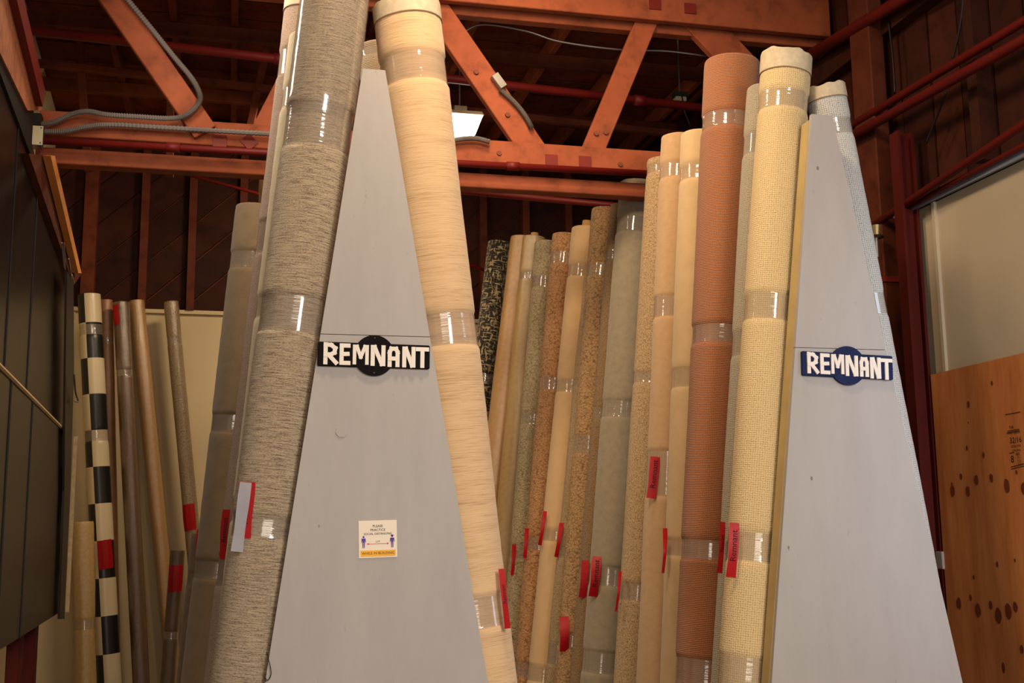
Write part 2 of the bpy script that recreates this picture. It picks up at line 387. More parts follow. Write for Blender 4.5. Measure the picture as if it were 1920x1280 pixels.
# left girder running back along the left wall, above the black boards
gd = empty('side_girder', LW(5.0, 0, 3.9), 'weathered orange timber girder running back above the black boards', 'girder')
a0, a1 = atL(-70, -190, 0.02), atL(62, 205, 0.02)
b0, b1 = atL(-20, -190, 0.02), atL(86, 205, 0.02)
bm = prism([atL(-40, 15, 0.02), atL(52, 207, 0.02), atL(80, 207, 0.02), atL(12, -40, 0.02), atL(-40, -120, 0.02)], Vector((-0.09, 0, 0)))
inpar(link('girder_beam', bm, wood('weathered_timber', srgb(176, 112, 80), 0.5)), gd)
inpar(link('girder_rail', prism([atL(22, -40, 0.05), atL(80, 200, 0.05), atL(86, 175, 0.05), atL(36, -40, 0.05)], Vector((-0.05, 0, 0))), PIPE, label='red painted strip on the girder'), gd)
g2 = empty('plate_beam', LW(7.0, 0, 3.2), 'brown timber plate with a bright orange edge strip above the far black boards', 'beam')
inpar(link('beam', prism([atL(54, 288, 0.03), atL(138, 535, 0.03), atL(152, 515, 0.03), atL(98, 292, 0.03)], Vector((-0.08, 0, 0))), DARKWOOD), g2)
inpar(link('edge_strip', prism([atL(95, 292, 0.07), atL(147, 512, 0.07), atL(153, 512, 0.07), atL(103, 292, 0.07)], Vector((-0.035, 0, 0))), plain('fresh_orange_wood', srgb(228, 150, 78), 0.6)), g2)

# ------------------------------------------------------------------ pipes
def pipe(pts, r, label, mat=PIPE, name='sprinkler_pipe', cat='pipe', couplings=()):
    pts = [Vector(p) for p in pts]
    if abs(pts[0].x-XR) < 0.3: pts[0] = pts[0] + (pts[0]-pts[-1]).normalized()*1.6
    c = sum(pts, Vector())/len(pts)
    o = empty(name, c, label, cat)
    inpar(link('pipe_run', tube_bm(pts, r, 12), mat, smooth=True), o)
    for t in couplings:
        p = pts[0].lerp(pts[-1], t); d = (pts[-1]-pts[0]).normalized()
        inpar(link('coupling', tube_bm([p-d*0.035, p+d*0.035], r*1.25, 12), mat, smooth=True), o)
    return o
pipe([atY(40, 55, 6.6), atY(1420, 214, 6.6)], 0.027, 'long red sprinkler pipe crossing behind the diagonal webs of the truss', couplings=(0.32, 0.82))
pipe([atY(70, 263, YT-0.06), atY(1225, 326, YT-0.06)], 0.019, 'red pipe clipped along the underside of the orange truss chord', couplings=(0.2, 0.75))
pipe([atY(850, 357, 7.0), atY(1620, 428, 7.0)], 0.02, 'thin dark red pipe low behind the truss, above the beige rolls')
pipe([atY(270, 305, 8.8), atY(640, 405, 8.6), atY(1010, 545, 8.4)], 0.012, 'thin red rod slanting down behind the left rack')
XP = 3.3
pipe([atX(1720, -18, XP), atX(1480, 127, XP)], 0.035, 'thick red pipe at upper right, topmost on the right wall')
pipe([atX(1990, -3, XP), atX(1560, 258, XP)], 0.022, 'upper of the two parallel red pipes high on the right wall')
pipe([atX(1990, 35, XP-0.05), atX(1560, 276, XP-0.05)], 0.026, 'lower of the two parallel red pipes high on the right wall', couplings=(0.4,))
pipe([atX(1990, 186, XP), atX(1640, 421, XP)], 0.020, 'red pipe running just above the pale wallboard on the right')
pipe([atX(1990, 236, XP+0.03), atX(1680, 400, XP+0.03)], 0.014, 'thin red pipe closest above the metal trim of the right wallboard')
pt = atX(1690, 250, XP+0.02); ptb = Vector((pt.x, pt.y, 0.0)); HP = pt.z
o = empty('steel_post', ptb, 'dark red steel post standing right of the second grey rack', 'post')
for nm, sx, sy, off in (('flange', 0.015, 0.075, -0.04), ('flange', 0.015, 0.075, 0.04), ('web_plate', 0.07, 0.012, 0)):
    bm = bmesh.new(); box(bm, (off if nm == 'flange' else 0, 0, HP/2), (sx, sy, HP)); l_ = link(nm, bm, POSTRED, o)
pq = atX(1652, 500, XP+0.04)
o = empty('timber_post', (pq.x, pq.y, 0), 'brown timber post behind the dark red steel post', 'post')
bm = bmesh.new(); box(bm, (0, 0, 2.4), (0.09, 0.2, 4.8)); bmesh.ops.bevel(bm, geom=bm.edges[:], offset=0.006, segments=1, affect='EDGES'); link('shaft', bm, wood('brown_post_timber', srgb(92, 42, 24), 0.6), o)
bm = bmesh.new(); box(bm, (0, 0, 2.9), (0.10, 0.215, 0.03)); link('strap', bm, PLATE, o)

# thin wires on the right wall and roof
BLK = plain('black_rubber', srgb(22, 18, 18), 0.5)
def cord(pts, r, label, mat, name='cable', cat='cable', n=8, seg=7, ribs=0.0):
    P = smooth_path(pts, n); o = link(name, tube_bm(P, r, seg, ribs=ribs), mat, smooth=True); return tag(o, label, cat)
cord([atX(1666, 40, 3.36), atX(1674, 110, 3.36), atX(1678, 175, 3.36)], 0.006, 'black cord hanging at the upper right, left one of two', BLK)
cord([atX(1807, -10, 3.36), atX(1800, 50, 3.36), atX(1786, 112, 3.36)], 0.006, 'black cord hanging above the parallel red pipes, right one of two', BLK)
cord([atX(1774, 172, 3.34), atX(1756, 220, 3.34), atX(1737, 268, 3.34)], 0.006, 'black cord slanting below the parallel red pipes', BLK)
cord([atY(868, 62, 6.2), atY(905, 46, 6.2), atY(985, 58, 6.2), atY(1050, 78, 6.2), atY(1160, 93, 6.2), atY(1250, 96, 6.2), atY(1330, 106, 6.2)], 0.006, 'thin grey cable strung across the roof right of the left rack', GALV)
sc_ = bpy.data.objects['cable.003']
sh_ = cord([atY(878, 50, 6.22), atY(874, 75, 6.22), atY(884, 104, 6.22)], 0.005, 'short grey cable end', GALV)
sh_.name = 'loose_end'; sh_.parent = sc_; del sh_['category']; del sh_['label']
cord([atY(1615, 297, 5.9), atY(1650, 294, 5.9), atY(1685, 308, 5.9)], 0.004, 'thin grey wire arching beside the red post', GALV)

# flexible conduit and boxes
COND = plain('flexible_metal_conduit', srgb(128, 120, 116), 0.4, 0.5, metal=0.25)
yc = YT-0.085
def conduit(pts, label):
    P = smooth_path(pts, 26); return tag(link('flexible_conduit', tube_bm(P, 0.0135, 8, ribs=0.16), COND, smooth=False), label, 'conduit')
conduit([atY(x, y, yc) for x, y in ((72, 233), (100, 229), (135, 214), (165, 209), (200, 215), (260, 219), (320, 222), (350, 215), (372, 195), (374, 175), (358, 145), (325, 105), (285, 55), (240, 0), (205, -45))], 'ribbed metal conduit looping up the diagonal web at the upper left')
conduit([atY(x, y, yc+0.02) for x, y in ((76, 246), (120, 246), (160, 238), (208, 234), (300, 239), (400, 245), (505, 251), (560, 254))], 'ribbed metal conduit lying along the orange truss chord at left')
conduit([atY(x, y, YT-0.01) for x, y in ((938, 168), (955, 182), (975, 203), (990, 225), (997, 240))], 'short ribbed conduit below the grey box on the diagonal web')
conduit([atY(x, y, YT-0.05) for x, y in ((840, 265), (870, 260), (895, 260), (918, 266))], 'short ribbed conduit below the glowing ceiling lamp')
p = atY(61, 254, YT-0.1)
o = empty('junction_box', p, 'pale square metal junction box at the left end of the truss', 'electrical box')
bm = bmesh.new(); box(bm, (0, 0.03, 0), (0.095, 0.07, 0.10)); bmesh.ops.bevel(bm, geom=bm.edges[:], offset=0.006, segments=2, affect='EDGES'); link('box_body', bm, GALV, o)
bm = bmesh.new(); box(bm, (0.004, -0.008, 0), (0.09, 0.006, 0.098)); bmesh.ops.bevel(bm, geom=bm.edges[:], offset=0.002, segments=1, affect='EDGES'); link('cover_plate', bm, plain('painted_cover', srgb(205, 195, 160), 0.4), o)
for sx, sz in ((-.035, .038), (.04, .038), (-.035, -.038), (.04, -.038)):
    bm = bmesh.new(); bmesh.ops.create_cone(bm, cap_ends=True, segments=8, radius1=.004, radius2=.004, depth=.004, matrix=Matrix.Translation((sx, -.012, sz)) @ Matrix.Rotation(pi/2, 4, 'X')); link('screw', bm, GALV, o)
bm = bmesh.new(); box(bm, (0.0, 0.03, 0.085), (0.07, 0.07, 0.06)); link('hub', bm, BLK, o)
p = atY(935, 153, YT-0.01)
o = empty('conduit_box', p, 'small grey metal box on the diagonal web right of the left rack', 'electrical box'); o.rotation_euler = (0, radians(53), 0)
bm = bmesh.new(); box(bm, (0, 0, 0), (0.09, 0.035, 0.045)); bmesh.ops.bevel(bm, geom=bm.edges[:], offset=0.003, segments=1, affect='EDGES'); link('box_body', bm, GALV, o)
bm = bmesh.new(); box(bm, (0, -0.02, 0), (0.084, 0.004, 0.04)); link('cover_plate', bm, GALV, o)

# high bay lamp
YLm = 7.0
p = atY(862, 236, YLm); o = empty('high_bay_lamp', p, 'square high bay ceiling lamp glowing white beside the left rack', 'lamp')
EM = NT('lamp_glow'); EM.fin((1, .95, .85, 1)); EM.b.inputs['Emission Color'].default_value = (1, .93, .80, 1); EM.b.inputs['Emission Strength'].default_value = 9
HOUS = plain('lamp_housing', srgb(190, 165, 130), 0.5)
def frus(bm, z0, s0, z1, s1):
    a = [bm.verts.new((x*s0, y*s0, z0)) for x, y in ((-1, -1), (1, -1), (1, 1), (-1, 1))]; b = [bm.verts.new((x*s1, y*s1, z1)) for x, y in ((-1, -1), (1, -1), (1, 1), (-1, 1))]
    bm.faces.new(a[::-1]); bm.faces.new(b)
    for i in range(4): bm.faces.new((a[i], a[(i+1) % 4], b[(i+1) % 4], b[i]))
bm = bmesh.new(); frus(bm, -0.075, 0.085, 0.035, 0.125); link('diffuser', bm, EM.m, o)
bm = bmesh.new(); frus(bm, 0.036, 0.13, 0.06, 0.12); link('housing', bm, HOUS, o)
bm = bmesh.new(); box(bm, (0, 0, 0.09), (0.08, 0.08, 0.06)); link('driver_box', bm, HOUS, o)
link('hanger_rod', tube_bm([(0, 0, .12), (0, 0, ZR-p.z-0.03)], 0.006), GALV, o)
p = atY(1275, 187, 6.9); o = empty('ceiling_fixture', p, 'small pale fixture with a dark green cap above the red pipe', 'fixture')
bm = bmesh.new(); box(bm, (0, 0, 0), (0.075, 0.06, 0.03)); bmesh.ops.bevel(bm, geom=bm.edges[:], offset=0.005, segments=1, affect='EDGES'); link('fixture_body', bm, GREYBOARD, o)
bm = bmesh.new(); box(bm, (0.0, 0, 0.03), (0.09, 0.06, 0.03)); link('cap', bm, plain('dark_green_cap', srgb(42, 52, 42), 0.5), o)
link('hanger_rod', tube_bm([(0, 0, .03), (0, 0, ZR-p.z-0.03)], 0.006), GALV, o)
link('arm', tube_bm([(0, -.03, 0.02), (0.02, -.03, -.1), (0.055, -.03, -.19)], 0.005), BLK, o)

# ------------------------------------------------------------------ right wall lower: wallboard, trim, plywood
XW = 3.40
def wallpoly(name, px, X, th, mat, parent=None):
    return link(name, prism([atX(x, y, X) for x, y in px], Vector((th, 0, 0))), mat, parent)
zT = atX(1705, 402, XW).z; yF = atX(1705, 402, XW).y; zP = atX(1750, 705, XW).z
wb = slab('wallboard', (XW, 0.0, zP-0.08), (XW+0.04, yF, zT), GREYBOARD, wall_right)
bm = bmesh.new(); yy = atX(1753, 382, XW).y; box(bm, (XW-0.008, yy, (zT+zP)/2), (0.016, 0.022, zT-zP)); link('batten', bm, GREYBOARD, wall_right)
t1 = empty('trim_1', (XW-0.02, 4.2, zT)); t1['kind'] = 'structure'
for nm, dx, dz, sx, sz, m_ in (('angle_flange', -0.02, 0.022, 0.07, 0.02, plain('white_trim', srgb(205, 200, 185), 0.5)), ('angle_lip', -0.052, 0.006, 0.008, 0.035, plain('blue_grey_trim', srgb(120, 124, 138), 0.4)), ('top_board', 0.01, 0.035, 0.06, 0.02, MATS['white_trim'])):
    bm = bmesh.new(); box(bm, (dx+0.02, yF/2+0.03-4.2, dz), (sx, yF+0.06, sz)); link(nm, bm, m_, t1)
# plywood sheet leaning flat on the wall, with a printed stamp
PLY = NT('plywood'); v = PLY.coords('Object', (1, 2.2, 0.35)); f = PLY.noise(v, 5.0, 6, 0.7)
c = PLY.ramp(f, [(0.25, srgb(168, 94, 48)), (0.5, srgb(196, 122, 68)), (0.75, srgb(212, 142, 88))])
kn = PLY.n('ShaderNodeTexVoronoi'); kn.inputs['Scale'].default_value = 5.5; PLY.l(PLY.coords('Object', (1, 1.25, 0.62)), kn.inputs['Vector'])
sel = PLY.n('ShaderNodeSeparateColor'); PLY.l(kn.outputs['Color'], sel.inputs[0])
kf = PLY.math('MULTIPLY', PLY.math('LESS_THAN', kn.outputs['Distance'], 0.085), PLY.math('GREATER_THAN', sel.outputs[0], 0.45))
c = PLY.mix(kf, c, srgb(112, 48, 22)); PLY.fin(c, 0.7, 0.2); PLY.bump(f, 0.15, 0.003)
yL = atX(1750, 705, XW-0.03).y
ply = link('plywood_sheet', prism([Vector((XW-0.045, yL, zP+0.0)), Vector((XW-0.045, yL, 0.02)), Vector((XW-0.045, 3.3, 0.02)), Vector((XW-0.045, 3.3, zP+0.0))], Vector((0.018, 0, 0))), PLY.m)
tag(ply, 'knotty orange plywood sheet with a black printed stamp on the right wall', 'plywood')
KN = plain('dark_knot', srgb(112, 52, 26), 0.8)
random.seed(11)
for (x, y, q_) in ((1816, 758, 7), (1786, 920, 12), (1815, 921, 11), (1802, 893, 7), (1831, 900, 11), (1859, 896, 9), (1888, 911, 15), (1919, 915, 12), (1844, 853, 6), (1813, 840, 5), (1860, 718, 5), (1785, 907, 4),
                   (1798, 1131, 13), (1820, 1120, 7), (1834, 1144, 14), (1858, 1135, 9), (1872, 1154, 16), (1891, 1146, 16), (1904, 1138, 11), (1870, 1058, 6), (1916, 1217, 9), (1906, 885, 5), (1826, 1082, 5), (1903, 1050, 4)):
    pk = atX(x, y, XW-0.0455); k_ = (atX(x, y+10, XW-0.0455)-pk).length/10; bm = bmesh.new(); n_ = 10
    vs = [bm.verts.new(pk+Vector((-0.0004, 0.95*q_*k_*(0.55+0.15*random.random())*cos(t*2*pi/n_), q_*k_*(0.8+0.25*random.random())*sin(t*2*pi/n_)))) for t in range(n_)]
    f_ = bm.faces.new(vs); r_ = bmesh.ops.extrude_face_region(bm, geom=[f_]); bmesh.ops.translate(bm, verts=[g for g in r_['geom'] if isinstance(g, bmesh.types.BMVert)], vec=(-0.0006, 0, 0)); bmesh.ops.recalc_face_normals(bm, faces=bm.faces[:])
    link('knot', bm, KN, ply)
INK = plain('black_ink', srgb(40, 26, 20), 0.8)
def wall_text(txt, size, px, parent, X=XW-0.0475, mat=INK, squash=1.0):
    p = atX(*px, X); bm = text_bm(txt, size)
    bm.transform(Matrix.Translation(p) @ Matrix(((0, 0, -1, 0), (-1, 0, 0, 0), (0, 1, 0, 0), (0, 0, 0, 1))) @ Matrix.Diagonal((squash, 1, 1, 1)))
    return link('lettering', bm, mat, parent)
for txt, sz, px in (('THE', 0.018, (1896, 801)), ('PANEL GRADE', 0.014, (1900, 811)), ('32/16', 0.036, (1904, 825)), ('SIZED FOR', 0.014, (1905, 836)), ('SPACING', 0.014, (1906, 844)), ('000', 0.018, (1908, 851)),
                    ('8', 0.045, (1898, 861)), ('PS 1', 0.013, (1911, 857)), ('C-D', 0.013, (1911, 864)), ('EXT', 0.013, (1912, 870))):
    wall_text(txt, sz, px, ply)
for (x0, y0, x1, y1) in ((1885, 777, 1913, 772), (1889, 808, 1911, 804), (1889, 811, 1911, 807), (1893, 849, 1901, 848), (1896, 875, 1920, 869), (1896, 879, 1920, 873)):
    bm = tube_bm([atX(x0, y0, XW-0.0465), atX(x1, y1, XW-0.0465)], 0.0016, 4); link('printed_rule', bm, INK, ply)
# bits between post and plywood
p = atX(1743, 850, XW+0.0)
for nm, x0, x1, ya, yb, m_, lab in (('batten', 1737, 1745, 800, 980, GREYBOARD, 0), ):
    bm = bmesh.new(); c_ = atX(1741, 850, XW); box(bm, (XW-0.01, c_.y+0.03, c_.z-0.25), (0.03, 0.03, 0.9)); link('batten', bm, plain('grey_weathered_wood', srgb(140, 125, 108), 0.8), wall_right)
c_ = atX(1769, 1050, XW-0.03); bm = bmesh.new(); box(bm, (c_.x, c_.y+0.02, c_.z), (0.05, 0.10, 0.085)); bmesh.ops.bevel(bm, geom=bm.edges[:], offset=0.005, segments=1, affect='EDGES')
tag(link('wall_outlet_box', bm, plain('grey_box', srgb(165, 158, 150), 0.5)), 'pale grey box on the wall beside the plywood edge', 'electrical box')
bm = bmesh.new(); box(bm, (c_.x+0.01, c_.y+0.04, c_.z-0.6), (0.03, 0.06, 1.0)); tag(link('wall_conduit', bm, plain('grey_green_conduit', srgb(110, 106, 92), 0.6)), 'grey-green conduit running down below the pale wall box', 'conduit')
c_ = atX(1642, 432, 3.2); o = empty('pipe_valve', c_, 'small brass and black valve at the end of the lower right red pipe', 'valve')
bm = bmesh.new(); bmesh.ops.create_cone(bm, cap_ends=True, segments=12, radius1=0.022, radius2=0.03, depth=0.05); link('valve_body', bm, plain('brass', srgb(150, 130, 90), 0.4, metal=0.7), o)
link('valve_wheel', tube_bm([(0.035*cos(t*pi/8), 0.035*sin(t*pi/8), -0.035) for t in range(17)], 0.005, 6), BLK, o)
link('stem', tube_bm([(0, 0, -0.04), (0, 0, -0.14)], 0.009), GALV, o)

# ------------------------------------------------------------------ black display boards on the left wall
BRD = NT('dark_laminate'); v = BRD.coords('Object', (1, 1, 0.12)); f = BRD.noise(v, 7, 4)
BRD.fin(BRD.ramp(f, [(0.3, srgb(24, 18, 15)), (0.7, srgb(34, 27, 22))]), 0.33, 0.22); BRD.bump(f, 0.08, 0.004)
CRM = plain('cream_edging', srgb(206, 178, 130), 0.6, 0.4, 0.2, 30)
Ys = [3.9, 4.72, 5.30, 6.02, 6.84]
def Lz(x, y): return atL(x, y).z
zl0, zl1 = Lz(50, 1178), Lz(60, 752)
brd_lab = ['nearest', 'second', 'third', 'farthest']
def Yat(x, y): return atL(x, y).y
e0 = Yat(6, 700); e1 = Yat(48, 740); e2 = Yat(119, 820); cols = [(3.9, e0), (e0, e1), (e1, e2)]
zm = (Lz(45, 735)+Lz(118, 820))/2; zb = (Lz(0, 1200)+Lz(105, 1152))/2
ztop0 = Lz(53, 292)
for i, (ya, yb) in enumerate(cols):
    for row in (0, 1):
        if row == 0: za, zb_a, zb_b = zb, zm-0.01, zm-0.01
        else:
            za = zm+0.004
            zb_a = Lz(76, 340)+(atL(76, 340).y-ya)*0.16; zb_b = Lz(76, 340)-(yb-atL(76, 340).y)*0.16
        nm = ('lower', 'upper')[row]; off = (0.03, 0.0)[row]
        o = empty('display_board', LW((ya+yb)/2, off, za), '%s tall glossy black display board in the %s row on the left wall' % (('nearest', 'middle', 'farthest')[i], nm), 'display board', 'black display boards on the left wall')
        inpar(link('board', prism([LW(ya+0.006, off, za), LW(yb-0.006, off, za), LW(yb-0.006, off, zb_b), LW(ya+0.006, off, zb_a)], Vector((-0.02, 0, 0))), BRD.m), o)
        r_ = [inpar(link('edge_strip', beam_bm(LW(yb-0.003, off+(0.0 if i < 2 else (0.018, 0.036)[1-row])+0.004, za), LW(yb-0.003, off+(0.0 if i < 2 else (0.018, 0.036)[1-row])+0.004, zb_b), 0.008, 0.022 if i == 2 else 0.005, up=Vector((1, 0, 0)), bev=0), CRM if i == 2 else BLK), o)]
        if row == 0: inpar(link('top_edging', tube_bm([LW(ya, off+0.004, zm-0.006), LW(yb, off+0.004, zm-0.006)], 0.010, 6), CRM, label='cream edging strip'), o)
# upper dark board above, and outer dark leaf near the aisle
o = link('header_board', prism([LW(3.9, 0.012, ztop0), LW(Yat(53, 292), 0.012, ztop0), LW(Yat(53, 292), 0.012, ztop0+0.35), LW(3.9, 0.012, ztop0+0.8)], Vector((-0.02, 0, 0))), plain('matt_black_board', srgb(24, 20, 18), 0.7))
tag(o, 'matt black header board above the glossy boards, under the weathered girder', 'board')
ox = 0.06
o = link('display_leaf', prism([atL(126, 508, ox), atL(123, 700, ox), atL(121, 920, ox), atL(112, 1160, ox), atL(121, 1160, ox), atL(132, 920, ox), atL(139, 690, ox), atL(138, 530, ox)], Vector((-0.012, 0, 0))), plain('dark_brown_leaf', srgb(40, 30, 26), 0.5))
tag(o, 'narrow dark leaf hanging at the far end of the glossy black boards', 'display board')
o = empty('wall_bracket', LW(6.0, 0.03, 3.0), 'small metal hook bracket at the far top of the black boards', 'bracket')
for (a, b) in (((116, 455), (120, 500)), ((120, 455), (122, 505)), ((129, 485), (134, 520)), ((135, 515), (139, 530))):
    inpar(link('hook', tube_bm([atL(*a, 0.09), atL(*b, 0.09)], 0.004, 6), GALV), o)
cord([atL(139, 700, 0.10), atL(142, 735, 0.10), atL(147, 752, 0.10), atL(140, 752, 0.10)], 0.006, 'curled dark cable hanging beside the black boards', GALV)
# red posts under the boards
for (x0, lab) in ((52, 'dark red post under the black boards, left one'), (78, 'dark red post under the black boards, right one')):
    c_ = atL(x0, 1225, 0.0); bm = bmesh.new(); box(bm, (0, 0, 0.62), (0.06, 0.12, 1.24)); bmesh.ops.bevel(bm, geom=bm.edges[:], offset=0.004, segments=1, affect='EDGES')
    o = tag(link('board_post', bm, POSTRED), lab, 'post'); o.location = (c_.x-0.06, c_.y, 0)
for i in range(3):
    pass

# ------------------------------------------------------------------ A-frame racks
GP = NT('grey_paint'); v = GP.coords('Object', (1, 1, 0.25)); f = GP.noise(v, 6, 6, 0.7)
c = GP.ramp(f, [(0.3, srgb(166, 159, 154)), (0.7, srgb(176, 169, 164))])
sp = GP.n('ShaderNodeTexVoronoi'); sp.inputs['Scale'].default_value = 9; GP.l(GP.coords('Object', (1, 1, 0.6)), sp.inputs['Vector'])
sc = GP.n('ShaderNodeSeparateColor'); GP.l(sp.outputs['Color'], sc.inputs[0])
sm = GP.noise(GP.coords('Object'), 70, 3)
spf = GP.math('MULTIPLY', GP.math('LESS_THAN', GP.math('ADD', sp.outputs['Distance'], GP.math('MULTIPLY', sm, 0.06)), 0.075), GP.math('GREATER_THAN', sc.outputs[0], 0.45))
c = GP.mix(GP.math('MULTIPLY', spf, 0.75), c, srgb(96, 88, 84))
sf = GP.noise(GP.coords('Object', (1, 1, 0.4)), 26, 4, 0.7); c = GP.mix(GP.math('MULTIPLY', GP.math('GREATER_THAN', sf, 0.69), 0.25), c, srgb(120, 112, 108))
GP.fin(c, 0.55, 0.3); GP.bump(GP.noise(GP.coords('Object', (1, 1, 0.05)), 60, 4), 0.12, 0.002)
YEL = plain('raw_plywood_edge', srgb(184, 160, 108), 0.7)
YA = 4.15
STUDW = plain('grey_frame_timber', srgb(150, 148, 146), 0.7)
def aframe(px, seam_y, label, depth, edge_m):
    T0, T1, B1, B0 = [atY(x, y, YA) for x, y in px]
    zt = (T0.z+T1.z)/2
    def ex(T, B, z): return T + (B-T)*((z-T.z)/(B.z-T.z))
    zs = atY((T0.x+T1.x)*0+px[0][0], seam_y, YA).z
    o = empty('a_frame_rack', ((B0.x+B1.x)/2, YA, 0), label, 'rack', 'grey A-frame racks')
    th = Vector((0, 0.02, 0))
    def quad(z1, z0): return [ex(T0, B0, z1), ex(T1, B1, z1), ex(T1, B1, z0), ex(T0, B0, z0)]
    inpar(link('upper_panel', prism(quad(zt, zs+0.0012), th), GP.m), o)
    inpar(link('lower_panel', prism(quad(zs-0.0012, 0.02), th), GP.m), o)
    # side boards, then legs and rails set well inside so the rolls rest on the panel slope
    for (T, B, sgn) in ((T0, B0, -1), (T1, B1, 1)):
        a, b = ex(T, B, zt-0.02), ex(T, B, 0.02)
        if edge_m: inpar(link('panel_edge', beam_bm(a+Vector((-sgn*0.0045, 0.052, 0)), b+Vector((-sgn*0.0045, 0.052, 0)), 0.063, 0.012, up=Vector((1, 0, 0)), bev=0), edge_m, label='raw plywood edge'), o)
        ins = lambda p, yy: Vector((p.x-sgn*0.22, YA+yy, p.z))
        a2, b2 = ex(T, B, 2.35), ex(T, B, 0.02)
        for yy in (0.06, depth/2, depth):
            inpar(link('leg', beam_bm(ins(a2, yy), ins(b2, yy), 0.038, 0.06, up=Vector((1, 0, 0))), STUDW), o)
        for z in (1.7, 0.5):
            p = ins(ex(T, B, z), 0.08); inpar(link('rail', beam_bm(p, p+Vector((0, depth-0.1, 0)), 0.035, 0.09), STUDW), o)
    cx = (T0.x+T1.x)/2
    inpar(link('ridge_beam', beam_bm(Vector((cx, YA+0.03, 2.3)), Vector((cx, YA+depth+0.04, 2.3)), 0.05, 0.14), STUDW), o)
    return o, zs
ra, zs1 = aframe([(680, 130), (722, 130), (915, 1280), (497, 1280)], 628, 'left grey A-frame rack bearing the white-on-black sign and the notice', 2.6, None)
rb, zs2 = aframe([(1522, 215), (1560, 215), (1805, 1280), (1447, 1280)], 652, 'right grey A-frame rack with yellow plywood edge, beside the plywood wall', 3.6, YEL)
# chips and a plug hole on the left panel
p = atY(640, 809, YA-0.001); bm = bmesh.new(); bmesh.ops.create_circle(bm, cap_ends=True, segments=7, radius=0.021, matrix=Matrix.Translation(p) @ Matrix.Rotation(pi/2, 4, 'X'))
r = bmesh.ops.extrude_face_region(bm, geom=bm.faces[:]); bmesh.ops.translate(bm, verts=[v_ for v_ in r['geom'] if isinstance(v_, bmesh.types.BMVert)], vec=(0, -0.0025, 0)); bmesh.ops.recalc_face_normals(bm, faces=bm.faces[:])
inpar(link('plug', bm, GP.m), ra)
cord([atY(x, y, YA-0.012) for x, y in ((500, 1222), (503, 1235), (507, 1250), (508, 1265), (502, 1275), (495, 1268), (499, 1278))], 0.0015, 'loose dark thread hanging at the left edge of the left rack', BLK, 'loose_thread', 'thread')

# signs
LET = {
 'R': ([(0.1, 0), (0.1, 1), (0.55, 0.97), (0.88, 0.80), (0.82, 0.55), (0.45, 0.42), (0.1, 0.42)], [(0.35, 0.42), (0.95, 0.0)]),
 'E': ([(0.9, 1), (0.1, 1), (0.1, 0), (0.92, 0)], [(0.1, 0.5), (0.8, 0.52)]),
 'M': ([(0.05, 0), (0.05, 1), (0.22, 1.0), (0.5, 0.35), (0.80, 1.0), (0.95, 1), (0.95, 0)],),
 'N': ([(0.08, 0), (0.08, 1), (0.22, 1), (0.80, 0.0), (0.92, 0), (0.92, 1)],),
 'A': ([(0.08, 0), (0.08, 0.75), (0.25, 0.97), (0.75, 0.97), (0.92, 0.75), (0.92, 0)], [(0.08, 0.38), (0.92, 0.38)]),
 'T': ([(0.0, 1), (1.0, 1)], [(0.5, 1), (0.5, 0)]),
}
def stroke(bm, p, q, t, y0, y1):
    p = Vector(p); q = Vector(q); d = (q-p).normalized(); n = Vector((-d.y, d.x))*t/2; e = d*t*0.5
    bm.faces.layers.int.verify(); y0 = y0 - 0.00035*(len(bm.faces)//6)
    P = [p-e-n, q+e-n, q+e+n, p-e+n]; prism([Vector((v_.x, y0, v_.y)) for v_ in P], Vector((0, y1-y0, 0)), bm)
def sign(cx_px, cy_px, w_px, h_px, rad_px, letters, platemat, rack, label, tilt):
    c_ = atY(cx_px, cy_px, YA-0.012); k = (atY(cx_px+100, cy_px, YA-0.012)-c_).length/100
    o = empty('remnant_sign', c_, label, 'sign', 'signs on the grey racks'); o.rotation_euler = (0, radians(tilt), 0)
    W, H, R_ = w_px*k/2, h_px*k/2, rad_px*k
    bm = bmesh.new(); pts = []; cr = 0.006
    for sx, sz, a0_ in ((1, 1, 0), (-1, 1, 90), (-1, -1, 180), (1, -1, 270)):
        for t in (0, 30, 60, 90):
            a_ = radians(a0_+t); pts.append(Vector((sx*(W-cr)+cr*cos(a_), 0, sz*(H-cr)+cr*sin(a_))))
    prism(pts, Vector((0, 0.011, 0)), bm); bmesh.ops.bevel(bm, geom=[e for e in bm.edges if abs(e.verts[0].co.y) < 1e-5 and abs(e.verts[1].co.y) < 1e-5], offset=0.002, segments=2, affect='EDGES')
    link('name_bar', bm, platemat, o)
    bm = bmesh.new(); prism([Vector((R_*cos(t*pi/24), -0.0003, R_*sin(t*pi/24))) for t in range(48)], Vector((0, 0.0113, 0)), bm)
    link('disc', bm, platemat, o)
    for sz in (1, -1):
        bm = bmesh.new(); bmesh.ops.create_cone(bm, cap_ends=True, segments=8, radius1=.0035, radius2=.0035, depth=.003, matrix=Matrix.Translation((0, -.0015, sz*R_*0.86)) @ Matrix.Rotation(pi/2, 4, 'X')); link('nail', bm, BLK, o)
    for ch, x0, x1, y0, y1 in letters:
        bm = bmesh.new(); ax = (x0-cx_px)*k; az = -(y1-cy_px)*k; w_ = (x1-x0)*k; h_ = (y1-y0)*k; t = 7.6*k*(w_px/208)
        for ln in LET[ch]:
            P = [(ax+t/2+u*(w_-t), az+t/2+vv*(h_-t)) for u, vv in ln]
            for a_, b_ in zip(P, P[1:]): stroke(bm, a_, b_, t if ch != 'M' else t*0.85, -0.005, 0.001)
        link('letter', bm, LETM, o)
LETM = plain('white_letter_paint', srgb(236, 226, 214), 0.5, 0.3, 0.03)
